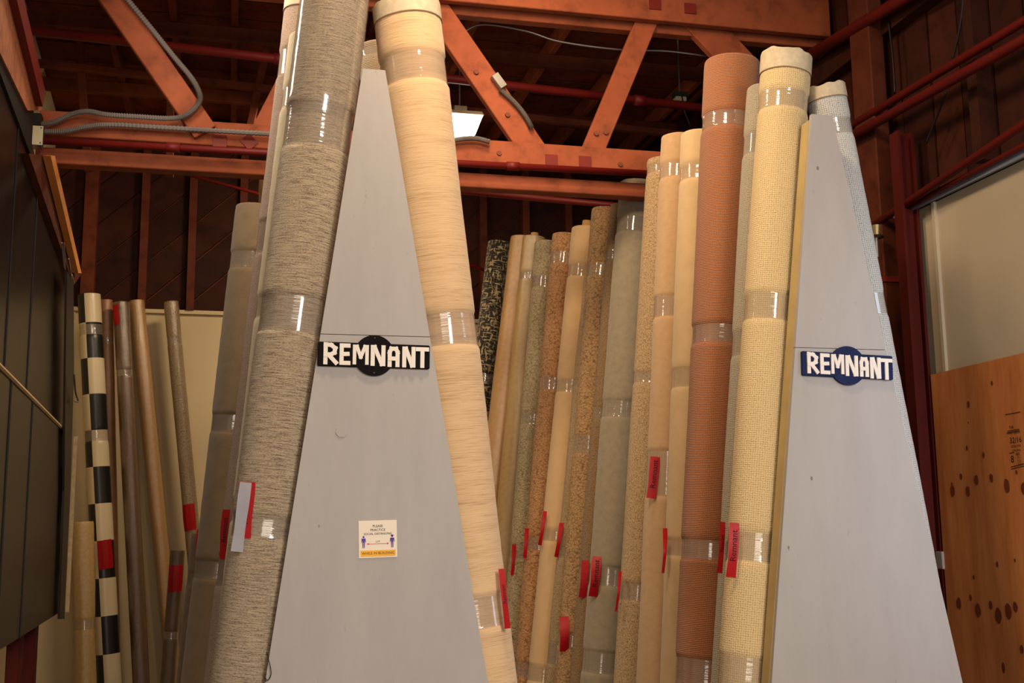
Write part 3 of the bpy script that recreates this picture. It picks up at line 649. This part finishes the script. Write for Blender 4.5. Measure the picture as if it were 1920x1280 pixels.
L1_ = [('R', 606, 636, 645, 686), ('E', 636, 659, 646, 686), ('M', 660, 693, 647, 685), ('N', 693, 724, 647, 686), ('A', 725, 750, 648, 687), ('N', 752, 780, 648, 687), ('T', 779, 804, 648, 687)]
sign(702, 666, 208, 45, 38, L1_, plain('black_sign_paint', srgb(20, 14, 18), 0.75, 0.1), ra, 'black sign lettered REMNANT in white on the left rack', 0.6)
L2_ = [('R', 1513, 1536, 666, 702), ('E', 1537, 1557, 667, 702), ('M', 1557, 1583, 667, 701), ('N', 1583, 1609, 668, 703), ('A', 1610, 1628, 669, 703), ('N', 1629, 1651, 669, 705), ('T', 1650, 1672, 670, 706)]
sign(1590, 685, 168, 41, 33, L2_, plain('navy_sign_paint', srgb(34, 42, 78), 0.75, 0.1), rb, 'navy sign lettered REMNANT in white on the right rack', 1.6)

# notice sticker
c_ = atY(708.5, 1010, YA-0.002); k = (atY(808.5, 1010, YA-0.002)-c_).length/100
no = empty('distancing_notice', c_, 'small white social distancing notice with an orange band on the left rack', 'notice'); no.rotation_euler = (0, radians(-1.2), 0)
bm = bmesh.new(); box(bm, (0, 0, 0), (71*k, 0.0012, 68*k)); link('sheet', bm, plain('white_paper', srgb(240, 226, 206), 0.6, 0.2, 0.02), no)
bm = bmesh.new(); box(bm, (0, -0.001, -26*k), (65*k, 0.0006, 11*k)); link('band', bm, plain('orange_band', srgb(240, 172, 48), 0.6), no)
PUR = plain('purple_print', srgb(84, 60, 150), 0.6); PINK = plain('pink_print', srgb(214, 96, 88), 0.6)
def ntext(txt, size, x, z, mat, name='lettering', y=-0.0016):
    bm = text_bm(txt, size, 0.0001); bm.transform(Matrix.Translation((x*k, y, z*k)) @ Matrix.Rotation(pi/2, 4, 'X')); link(name, bm, mat, no)
ntext('PLEASE', 6.2*k, 0, 23.5, INK); ntext('PRACTICE', 6.2*k, 0, 16.5, INK); ntext('SOCIAL DISTANCING', 5.4*k, 0, 9.5, INK); ntext('6 FT', 4.5*k, 0, -5, INK); ntext('WHILE IN BUILDING', 6.6*k, 0, -26, plain('brown_print', srgb(70, 50, 30), 0.6))
for sx in (-26.5, 26.5):
    bm = bmesh.new(); y0 = -0.0016
    def q(pts): prism([Vector(((sx+a_)*k, y0, b_*k)) for a_, b_ in pts], Vector((0, 0.0006, 0)), bm)
    q([(1.9*cos(t*pi/5), 4.2+1.9*sin(t*pi/5)) for t in range(10)])
    q([(-3.4, 1.6), (3.4, 1.6), (2.2, -6), (-2.2, -6)]); q([(-2.2, -6), (-0.3, -6), (-0.6, -16), (-2.0, -16)]); q([(0.3, -6), (2.2, -6), (2.0, -16), (0.6, -16)])
    q([(-3.6, 1.6), (-2.7, 1.6), (-3.4, -6), (-4.4, -6)]); q([(2.7, 1.6), (3.6, 1.6), (4.4, -6), (3.4, -6)])
    if sx > 0: q([(-3.2, 5.2), (3.2, 5.2), (2.2, 7.2), (-2.2, 7.2)])
    link('person_symbol', bm, PUR, no)
bm = bmesh.new(); box(bm, (0, -0.0013, -8.6*k), (36*k, 0.0006, 0.9*k))
for s_ in (-1, 1): prism([Vector((s_*21*k, -0.0016, -8.6*k)), Vector((s_*17*k, -0.0016, -6.6*k)), Vector((s_*17*k, -0.0016, -10.6*k))], Vector((0, 0.0006, 0)), bm)
link('arrow', bm, PINK, no)

# ------------------------------------------------------------------ carpet rolls
REDT = plain('red_tag_paper', srgb(214, 34, 40), 0.45, 0.4, 0.06)
WHITEP = plain('white_ticket_paper', srgb(214, 214, 224), 0.6, 0.2, 0.03)
class Roll: pass
def ringr(th, th0, r, step):
    t = ((th-th0) % (2*pi))/(2*pi); return r*(1-step*t)
def roll(label, top, bot, Y, r, mat, tapes=(), group=None, step=0.05, th0=None, rough=0.0015, dents=0.004, cap=None, wrap=None, core=False, base_z=0.0,
         seg=56, Ybot=None, tail=None, corelen=0.0, u0=0.0, v0=0.0, name='carpet_roll', taper=0.0):
    """top, bot: spots of the photograph on the roll's axis; Y: distance of the axis; tapes: (photo y, half height in m)"""
    T = atY(*top, Y); B = atY(*bot, Ybot or Y); d = (T-B).normalized()
    B = T - d*((T.z-base_z-r*math.hypot(d.x, d.y))/d.z)
    L = (T-B).length
    z = d; x = Vector((0, -1, 0)); x = (x-z*x.dot(z)).normalized(); yv = z.cross(x)     # local x faces the camera side
    mw = Matrix((x, yv, z)).transposed().to_4x4(); mw.translation = B
    o = empty(name, (0, 0, 0), label, 'carpet roll', group); o.matrix_world = mw
    R = Roll(); R.o = o; R.mw = mw; R.inv = mw.inverted(); R.r = r; R.L = L
    seed = random.random()*100
    if th0 is None: th0 = radians(random.choice([150, 190, 215]))
    R.th0 = th0; R.step = step
    def zof(py):       # height along the roll at photo row py
        lo, hi = 0.0, L*1.2
        for _ in range(40):
            m = (lo+hi)/2; P = B+d*m-CAM; yy = 640-F*P.dot(upv)/P.dot(fwd)
            if yy > py: lo = m
            else: hi = m
        return lo
    tz = [(zof(py), hh) for py, hh in tapes]; R.zof = zof
    def pinch(zz):
        p = 0.0
        for c, hh in tz:
            e = abs(zz-c)-hh
            if e < 0.02: p = max(p, 1.0 if e < 0 else 1-e/0.02)
        return p
    zs = sorted(set([0.0, 0.004, L-0.012, L-0.004, L]+[L*i/110 for i in range(111)]+[c+s*(hh+q_) for c, hh in tz for s in (-1, 1) for q_ in (0, 0.004, 0.012, 0.02)]))
    zs = [q_ for q_ in zs if 0 <= q_ <= L]
    angs = [th0+2*pi*i/seg for i in range(seg)]+[th0+2*pi-0.02, th0+2*pi-1e-4]
    def rad(th, zz):
        b = ringr(min(th, th0+2*pi-1e-3), th0, r, step)
        p = pinch(zz); nz = noise.noise(Vector((cos(th)*1.3, sin(th)*1.3, zz*1.6+seed)))
        n2 = noise.noise(Vector((cos(th)*9, sin(th)*9, zz*26+seed)))
        e = 1.0
        if zz > L-0.013: e = 0.975 if zz > L-0.002 else 0.99
        return b*e - p*0.0055*(r/0.1) + nz*dents + n2*rough*(1-p) - taper*zz
    bm = bmesh.new(); uvl = bm.loops.layers.uv.new('UVMap'); rings = []
    for zz in zs: rings.append([bm.verts.new((rad(t, zz)*cos(t), rad(t, zz)*sin(t), zz)) for t in angs])
    n = len(angs)
    for i in range(len(zs)-1):
        for j in range(n):
            k_ = (j+1) % n; f_ = bm.faces.new((rings[i][j], rings[i][k_], rings[i+1][k_], rings[i+1][j])); f_.smooth = True
            ta = angs[j]; tb = angs[k_] if k_ else th0+2*pi
            for lp, (uu, vv) in zip(f_.loops, ((ta, zs[i]), (tb, zs[i]), (tb, zs[i+1]), (ta, zs[i+1]))): lp[uvl].uv = (uu*r+u0, vv+v0)
    # rolled end with a hollow: two steps in towards the core
    last = rings[-1]
    ri = [bm.verts.new((0.36*r*cos(t), 0.36*r*sin(t), L-0.004)) for t in angs]; rd = [bm.verts.new((0.36*r*cos(t), 0.36*r*sin(t), L-0.25)) for t in angs]
    for A_, B_ in ((last, ri), (ri, rd)):
        for j in range(n): k_ = (j+1) % n; bm.faces.new((A_[j], A_[k_], B_[k_], B_[j]))
    bm.faces.new(rd); bm.faces.new(rings[0][::-1])
    link('rolled_carpet', bm, mat, o)
    if core or corelen:
        link('cardboard_core', tube_bm([(0, 0, L-0.2), (0, 0, L+corelen+0.005)], 0.33*r, 16), CARD, o, smooth=True, label='cardboard core tube')
    def sleeve(nm, z0, z1, m_, lift, lab=None, rag=0.0, steps=8):
        bm = bmesh.new(); uvl = bm.loops.layers.uv.new('UVMap'); rg = []
        for i in range(steps+1):
            zz = z0+(z1-z0)*i/steps; ww = []
            for t in angs:
                z2 = zz + (rag*noise.noise(Vector((cos(t)*2.2, sin(t)*2.2, seed))) if i == steps else 0)
                rr = rad(t, min(zz, L-0.02))+lift
                ww.append(bm.verts.new((rr*cos(t), rr*sin(t), z2)))
            rg.append(ww)
        for i in range(steps):
            for j in range(n):
                k_ = (j+1) % n; f_ = bm.faces.new((rg[i][j], rg[i][k_], rg[i+1][k_], rg[i+1][j])); f_.smooth = True
                ta = angs[j]; tb = angs[k_] if k_ else th0+2*pi
                for lp, (uu, i2) in zip(f_.loops, ((ta, i), (tb, i), (tb, i+1), (ta, i+1))): lp[uvl].uv = (uu*r, z0+(z1-z0)*i2/steps+v0)
        q_ = link(nm, bm, m_, o)
        if lab: q_['label'] = lab
        return q_
    for c, hh in tz:
        if c+hh < L: sleeve('tape_band', c-hh-0.004, c+hh+0.004, TAPE, 0.0025, 'clear shiny tape band')
    if wrap: sleeve('plastic_wrap', zof(wrap[1]), min(L-0.002, zof(wrap[0])), WRAP, 0.004, 'clear plastic wrap', steps=24)
    if cap:
        sleeve('backing_edge', L-cap*0.75, L+cap*0.25, BACK, 0.003, 'pale fabric backing at the roll end', rag=0.022, steps=6)
        sleeve('binding_cord', L-cap*0.75-0.003, L-cap*0.75+0.001, CORDM, 0.0038, steps=1)
    return R

def on_roll(R, px, py):
    """local angle and height where the sight line meets the roll (or grazes it)"""
    o = R.inv @ CAM; d = (R.inv.to_3x3() @ ray(px, py)).normalized()
    a = d.x**2+d.y**2; b = 2*(o.x*d.x+o.y*d.y); c = o.x**2+o.y**2-R.r**2; D = b*b-4*a*c
    t = (-b-math.sqrt(D))/(2*a) if D > 0 else -b/(2*a)
    p = o+d*t; return math.atan2(p.y, p.x), p.z
def red_tag(R, p0, p1, width=0.028, curl=0.012, word=True, mat=None, name='remnant_tag', lab='red tag lettered Remnant in black', lift=0.005, bow=0.0):
    """strip from photo point p0 (top) to p1 (bottom); its middle arcs off the roll by curl"""
    a0_, z0 = on_roll(R, *p0); a1_, z1 = on_roll(R, *p1)
    bm = bmesh.new(); N = 12; V = []; m_ = mat or REDT
    # frame of the strip
    for i in range(N+1):
        t = i/N; a = a0_+(a1_-a0_)*t; zz = z0+(z1-z0)*t; rr = R.r+lift+curl*sin(pi*t)
        a += bow*sin(pi*t)
        h = width/2/R.r
        row = []
        for s in (-1, -0.33, 0.33, 1):
            aa = a+s*h*0.9; q = rr+0.0015*(abs(s) < 0.5)
            row.append(bm.verts.new((q*cos(aa), q*sin(aa), zz+0.004*s)))
        V.append(row)
    for i in range(N):
        for j in range(3): bm.faces.new((V[i][j], V[i][j+1], V[i+1][j+1], V[i+1][j]))
    r_ = bmesh.ops.solidify(bm, geom=bm.faces[:], thickness=0.0008); bmesh.ops.recalc_face_normals(bm, faces=bm.faces[:])
    tg = link(name, bm, m_, R.o, smooth=False); tg['label'] = lab
    if word:
        Lz_ = abs(z0-z1); tb = text_bm('Remnant', min(Lz_*0.235, width*0.95), 0.0002)
        for v_ in tb.verts:
            # text x runs up the roll, text y runs round it
            u_, w_ = v_.co.x, v_.co.y
            t = 0.5 + (-u_)/max(1e-6, (z0-z1)) ; t = min(max(t-0.05, 0), 1)
            a = a0_+(a1_-a0_)*t - w_/R.r + bow*sin(pi*t); zz = z0+(z1-z0)*t; rr = R.r+lift+curl*sin(pi*t)+0.0032
            v_.co = Vector((rr*cos(a), rr*sin(a), zz))
        lt = link('lettering', tb, INK, tg)
    return tg
def flag(R, p0, p1, wpx, curl=0.015, word=True, mat=None, name='remnant_tag', lab='red tag lettered Remnant in black', fwdo=0.012, twist=0.0):
    """paper strip taped on at one end and standing off the roll, facing the aisle"""
    def q3(p):
        w0 = R.mw @ Vector((0, 0, R.zof(p[1]))); D = (w0-CAM).dot(fwd); return CAM + ray(*p)*((D-R.r*0.72-fwdo)/F)
    A, B = q3(p0), q3(p1); D = (A-CAM).dot(fwd); W = wpx*D/F; dn = (B-A); n_ = -fwd; sd = dn.cross(n_).normalized(); nf = sd.cross(dn).normalized()
    if nf.dot(fwd) > 0: nf = -nf
    def P(t, s): return A+dn*t + sd*(s*W/2*(1+0.06*sin(7*t))) + nf*(curl*sin(pi*t) + twist*s*(t-0.5)) 
    bm = bmesh.new(); N = 12; V = [[bm.verts.new(R.inv @ P(i/N, s)) for s in (-1, 0, 1)] for i in range(N+1)]
    for i in range(N):
        for j in range(2): bm.faces.new((V[i][j], V[i][j+1], V[i+1][j+1], V[i+1][j]))
    bmesh.ops.solidify(bm, geom=bm.faces[:], thickness=0.0008); bmesh.ops.recalc_face_normals(bm, faces=bm.faces[:])
    tg = link(name, bm, mat or REDT, R.o); tg['label'] = lab
    if word:
        Lt = dn.length; tb = text_bm('Remnant', min(Lt*0.19, W*0.9), 0.0001); s_ = 1 if sd.dot(rgt) > 0 else -1
        for v_ in tb.verts:
            t = 0.42 - v_.co.x/Lt; s = -v_.co.y/(W/2)*s_; p = P(min(max(t, 0), 1), s+0.1*s_)+nf*0.0016+nf*v_.co.z; v_.co = R.inv @ p
        link('lettering', tb, INK, tg)
    return tg

GA = 'carpet rolls leaning on the left face of the left rack'
GB = 'carpet rolls leaning on the left face of the right rack'
GC = 'rolls leaning against the back wall'
c_ = srgb
mL1 = carpet('striped_grey_beige_carpet', 'stripe', c_(198, 176, 146), c_(98, 80, 62))
L1 = roll('large striped grey-beige roll wrapped in plastic, against the left rack', (636, -60), (466, 1280), 4.315, 0.132, mL1, [(252, 0.075), (598, 0.06), (990, 0.03)], GA, wrap=(-60, 232), th0=radians(200), step=0.04, dents=0.005, cap=0.1)
mL2 = carpet('cream_plush_carpet', 'plush', c_(214, 196, 162), c_(190, 170, 136))
L2 = roll('cream plush roll, half hidden behind the large striped roll', (587, 76), (446, 1280), 4.55, 0.098, mL2, [(195, 0.035), (583, 0.035), (960, 0.035)], GA, th0=radians(190))
mL3 = carpet('pinkish_speckled_carpet', 'fleck', c_(196, 168, 148), c_(150, 120, 104), 0.6)
L3 = roll('pinkish speckled roll with taped bands behind the cream roll on the left rack', (584, 2), (436, 1280), 4.78, 0.112, mL3, [(132, 0.05), (455, 0.06), (1072, 0.05)], GA, cap=0.09)
mL4 = carpet('ribbed_beige_carpet', 'rib', c_(176, 156, 128), c_(120, 98, 76))
L4 = roll('thin plastic-wrapped tan tube peeking above the olive roll', (508, 318), (452, 1280), 6.35, 0.06, carpet('tan_tube', 'plush', c_(214, 176, 118), c_(190, 150, 98), shine=0.4), [(378, 0.03)], GA)
mL6 = carpet('olive_plush_carpet', 'plush', c_(142, 120, 92), c_(116, 98, 74))
L6 = roll('olive-brown plush roll leaning at the left end of the left rack', (486, 392), (388, 1280), 5.85, 0.118, mL6, [(495, 0.035), (797, 0.035), (1068, 0.035)], GA)
L7 = roll('short brown roll low behind the olive-brown roll', (388, 1000), (358, 1280), 6.3, 0.075, carpet('brown_plush_carpet', 'plush', c_(128, 98, 70), c_(96, 72, 52)), [(1085, 0.02)], GA)
mR1 = carpet('warm_beige_striated_carpet', 'fine_stripe', c_(222, 186, 142), c_(186, 148, 106))
R1 = roll('large warm beige striated roll leaning on the right face of the left rack', (764, 22), (902, 1280), 4.34, 0.134, mR1, [(142, 0.05), (626, 0.055), (1145, 0.05)], None, cap=0.07, th0=radians(160), step=0.04)
R2 = roll('ribbed tan roll behind the warm beige roll, only its top showing', (704, 88), (880, 1280), 4.95, 0.09, mL4, [(105, 0.012)], None)

mk = carpet
M14 = roll('cream woven roll with a pale backing edge, nearest on the right rack', (1474, 118), (1398, 1280), 4.36, 0.108, mk('cream_weave_carpet', 'weave', c_(222, 196, 146), c_(186, 152, 100)), [(198, 0.035), (582, 0.05), (1027, 0.05), (1262, 0.06)], GB, cap=0.085, th0=radians(170))
M13 = roll('slim grey looped roll between the rust roll and the cream woven roll', (1437, 170), (1374, 1280), 4.56, 0.089, mk('grey_loop_carpet', 'weave', c_(176, 166, 146), c_(126, 116, 98), 0.9), [(278, 0.04), (650, 0.045)], GB)
M12 = roll('rust brown ribbed roll, tallest on the right rack', (1374, 120), (1322, 1280), 4.78, 0.130, mk('rust_ribbed_carpet', 'rib', c_(168, 107, 68), c_(118, 70, 42)), [(237, 0.03), (633, 0.035), (1032, 0.035), (1258, 0.05)], GB, step=0.03, rough=0.001)
M11 = roll('smooth pale beige roll just left of the rust roll', (1315, 254), (1278, 1280), 5.05, 0.098, mk('pale_beige_plush', 'plush', c_(206, 176, 134), c_(192, 162, 120)), [(330, 0.03), (714, 0.035), (1028, 0.03)], GB, th0=radians(120))
M10 = roll('tan plush roll with a red tag in the middle of its length', (1277, 260), (1233, 1280), 5.28, 0.098, mk('tan_plush', 'plush', c_(186, 152, 112), c_(170, 136, 98), 0.5), [(327, 0.03), (580, 0.045), (890, 0.10)], GB)
M9 = roll('cream and brown flecked roll beside the grey-green roll', (1247, 304), (1186, 1280), 5.62, 0.095, mk('cream_fleck', 'fleck', c_(198, 166, 122), c_(138, 106, 68)), [(325, 0.015), (712, 0.02), (1110, 0.035)], GB)
M8 = roll('grey-green plush roll rising behind the truss chord', (1196, 345), (1126, 1280), 6.27, 0.108, mk('grey_green_plush', 'plush', c_(156, 142, 118), c_(128, 115, 95), 0.6), [(427, 0.04), (770, 0.04), (1080, 0.045), (1240, 0.05)], GB)
M7 = roll('slim dark brown flecked roll left of the grey-green roll', (1166, 387), (1092, 1280), 6.48, 0.07, mk('brown_fleck', 'fleck', c_(156, 122, 80), c_(104, 76, 46)), [(483, 0.03), (778, 0.03), (1080, 0.04)], GB, corelen=0.0)
M6b = roll('golden brown shag roll with a taped band, left of the slim dark brown roll', (1136, 394), (1068, 1280), 6.68, 0.088, mk('golden_shag', 'shag', c_(202, 158, 104), c_(142, 104, 60)), [(510, 0.035), (835, 0.05), (1200, 0.03)], GB)
M6a = roll('grey-tan flecked roll, low beside the golden brown shag roll', (1113, 520), (1041, 1280), 6.87, 0.062, mk('grey_tan_fleck', 'fleck', c_(186, 158, 116), c_(134, 108, 76)), [(720, 0.015), (1035, 0.03), (1226, 0.05)], GB)
M5 = roll('smooth beige roll with a cardboard core showing on top', (1100, 430), (1018, 1280), 7.05, 0.098, mk('beige_plush', 'plush', c_(212, 176, 130), c_(200, 163, 117)), [(512, 0.035), (727, 0.035), (1005, 0.03), (1262, 0.04)], GB, corelen=0.05)
M4 = roll('orange-tan shag roll between the smooth beige roll and the pale green roll', (1062, 442), (990, 1280), 7.25, 0.094, mk('orange_shag', 'shag', c_(206, 150, 94), c_(152, 98, 54)), [(487, 0.035), (722, 0.035), (1020, 0.035), (1255, 0.04)], GB)
M3 = roll('pale grey-green shag roll with taped bands', (1028, 456), (962, 1280), 7.5, 0.092, mk('pale_green_shag', 'shag', c_(196, 174, 132), c_(150, 130, 92)), [(532, 0.035), (788, 0.03), (1035, 0.04)], GB)
M2b = roll('beige roll under glossy plastic, right one of the two wrapped rolls', (1002, 446), (925, 1280), 7.8, 0.085, mk('wrapped_beige', 'plush', c_(190, 156, 104), c_(160, 128, 82), 0.5, shine=0.5), [(520, 0.02)], GB, corelen=0.03)
M2 = roll('beige roll under glossy plastic, left one of the two wrapped rolls', (982, 447), (880, 1280), 7.98, 0.096, mk('wrapped_tan', 'plush', c_(196, 152, 100), c_(160, 122, 78), 0.5, shine=0.35), [], GB)
M1 = roll('black and cream patterned roll at the far end of the right rack', (938, 456), (873, 1000), 8.3, 0.094, mk('black_cream_block', 'block', c_(176, 156, 116), c_(40, 34, 30)), [(712, 0.03)], GB, dents=0.002)
N1 = roll('pale grey looped roll leaning on the right face of the right rack', (1548, 172), (1757, 1280), 4.36, 0.085, mk('pale_grey_loop', 'weave', c_(204, 202, 196), c_(140, 136, 130), 1.0), [(245, 0.03), (575, 0.04)], None, cap=0.06, th0=radians(200))

# rolls leaning against the back wall
mc = mk('checkered_vinyl', 'check', c_(222, 206, 172), c_(24, 24, 26), shine=0.15)
Bk1 = roll('black and white checkered roll against the back wall', (167, 553), (204, 1255), 9.2, 0.084, mc, [(620, 0.035), (818, 0.035)], GC, step=0.0, dents=0.0, rough=0.0, u0=0.0, v0=-0.25)
Bk2 = roll('slim orange-brown roll beside the checkered roll', (199, 563), (213, 1255), 9.36, 0.052, mk('orange_brown_vinyl', 'plush', c_(168, 116, 74), c_(136, 86, 52), shine=0.4), [(640, 0.02)], GC, dents=0.002)
Bk3 = roll('dark brown glossy roll with a red label at its top', (227, 567), (264, 1257), 9.22, 0.062, mk('dark_brown_vinyl', 'plush', c_(104, 78, 58), c_(68, 48, 36), 0.5, shine=0.9), [(700, 0.02)], GC, dents=0.002)
Bk4 = roll('tan glossy roll right of the dark brown roll', (256, 564), (318, 1180), 9.36, 0.060, mk('tan_vinyl', 'plush', c_(178, 138, 88), c_(146, 108, 66), 0.5, shine=0.9), [], GC, dents=0.002)
Bk5 = roll('glittering taupe roll standing apart, against the cream back wall', (321, 566), (372, 1120), 9.22, 0.056, mk('taupe_vinyl', 'fleck', c_(150, 126, 92), c_(104, 82, 56), 1.4, shine=0.9), [(640, 0.02)], GC, dents=0.003)
Bk6 = roll('short dark brown roll with a red tag, in front of the tan roll', (333, 1031), (314, 1280), 8.2, 0.048, mk('dark_olive_plush', 'plush', c_(98, 78, 56), c_(66, 50, 36), shine=0.3), [(1190, 0.02)], GC)
Bk0 = roll('short pale yellow roll in crumpled plastic left of the checkered roll', (157, 978), (161, 1280), 8.9, 0.072, mk('pale_yellow_wrap', 'plush', c_(206, 172, 116), c_(168, 134, 84), 0.4, shine=0.7), [(1170, 0.03)], GC, dents=0.008)

# red tags and the white ticket
T_ = red_tag
G_ = flag
G_(M14, (1377, 980), (1370, 1082), 18)
G_(M13, (1355, 978), (1349, 1074), 10, fwdo=0.03)
G_(M10, (1229, 856), (1221, 934), 18, 0.004)
G_(M8, (1119, 1043), (1112, 1118), 17, 0.03, twist=0.01)
G_(M7, (1098, 1050), (1092, 1120), 14, 0.02, False, lab='red tag')
G_(M11, (1247, 990), (1243, 1074), 7, 0.03, False, lab='red tag', twist=0.03)
G_(M9, (1163, 1070), (1155, 1146), 5, 0.02, False, lab='red tag', twist=0.02)
G_(M6a, (1053, 980), (1043, 1044), 8, 0.02, False, lab='red tag', twist=0.02)
G_(M6b, (1058, 1155), (1058, 1221), 17, 0.04, False, lab='red tag', twist=0.02)
G_(M5, (1022, 958), (1012, 1022), 7, 0.03, False, lab='red tag', twist=0.02)
G_(M4, (988, 990), (984, 1046), 7, 0.012, False, lab='red tag', twist=0.02)
G_(M3, (964, 1020), (961, 1078), 7, 0.012, False, lab='red tag', twist=0.02)
G_(R1, (940, 1066), (952, 1178), 11, 0.010)
G_(L1, (464, 903), (455, 1008), 30, 0.0, True, fwdo=0.035)
G_(L3, (425, 955), (419, 1048), 14, 0.02, True)
G_(L7, (374, 992), (371, 1060), 9, 0.012, False, lab='red tag')
T_(Bk5, (352, 945), (356, 994), 0.105, 0.003, False, lab='red tag')
T_(Bk6, (331, 1059), (329, 1109), 0.098, 0.003, False, lab='red tag')
T_(Bk1, (196, 1012), (200, 1066), 0.115, 0.003, False, lab='red tag')
T_(Bk3, (217, 571), (219, 609), 0.055, 0.004, False, lab='red label')
G_(L1, (461, 904), (444, 1034), 22, 0.0, False, WHITEP, 'white_ticket', 'white paper ticket', fwdo=0.048)
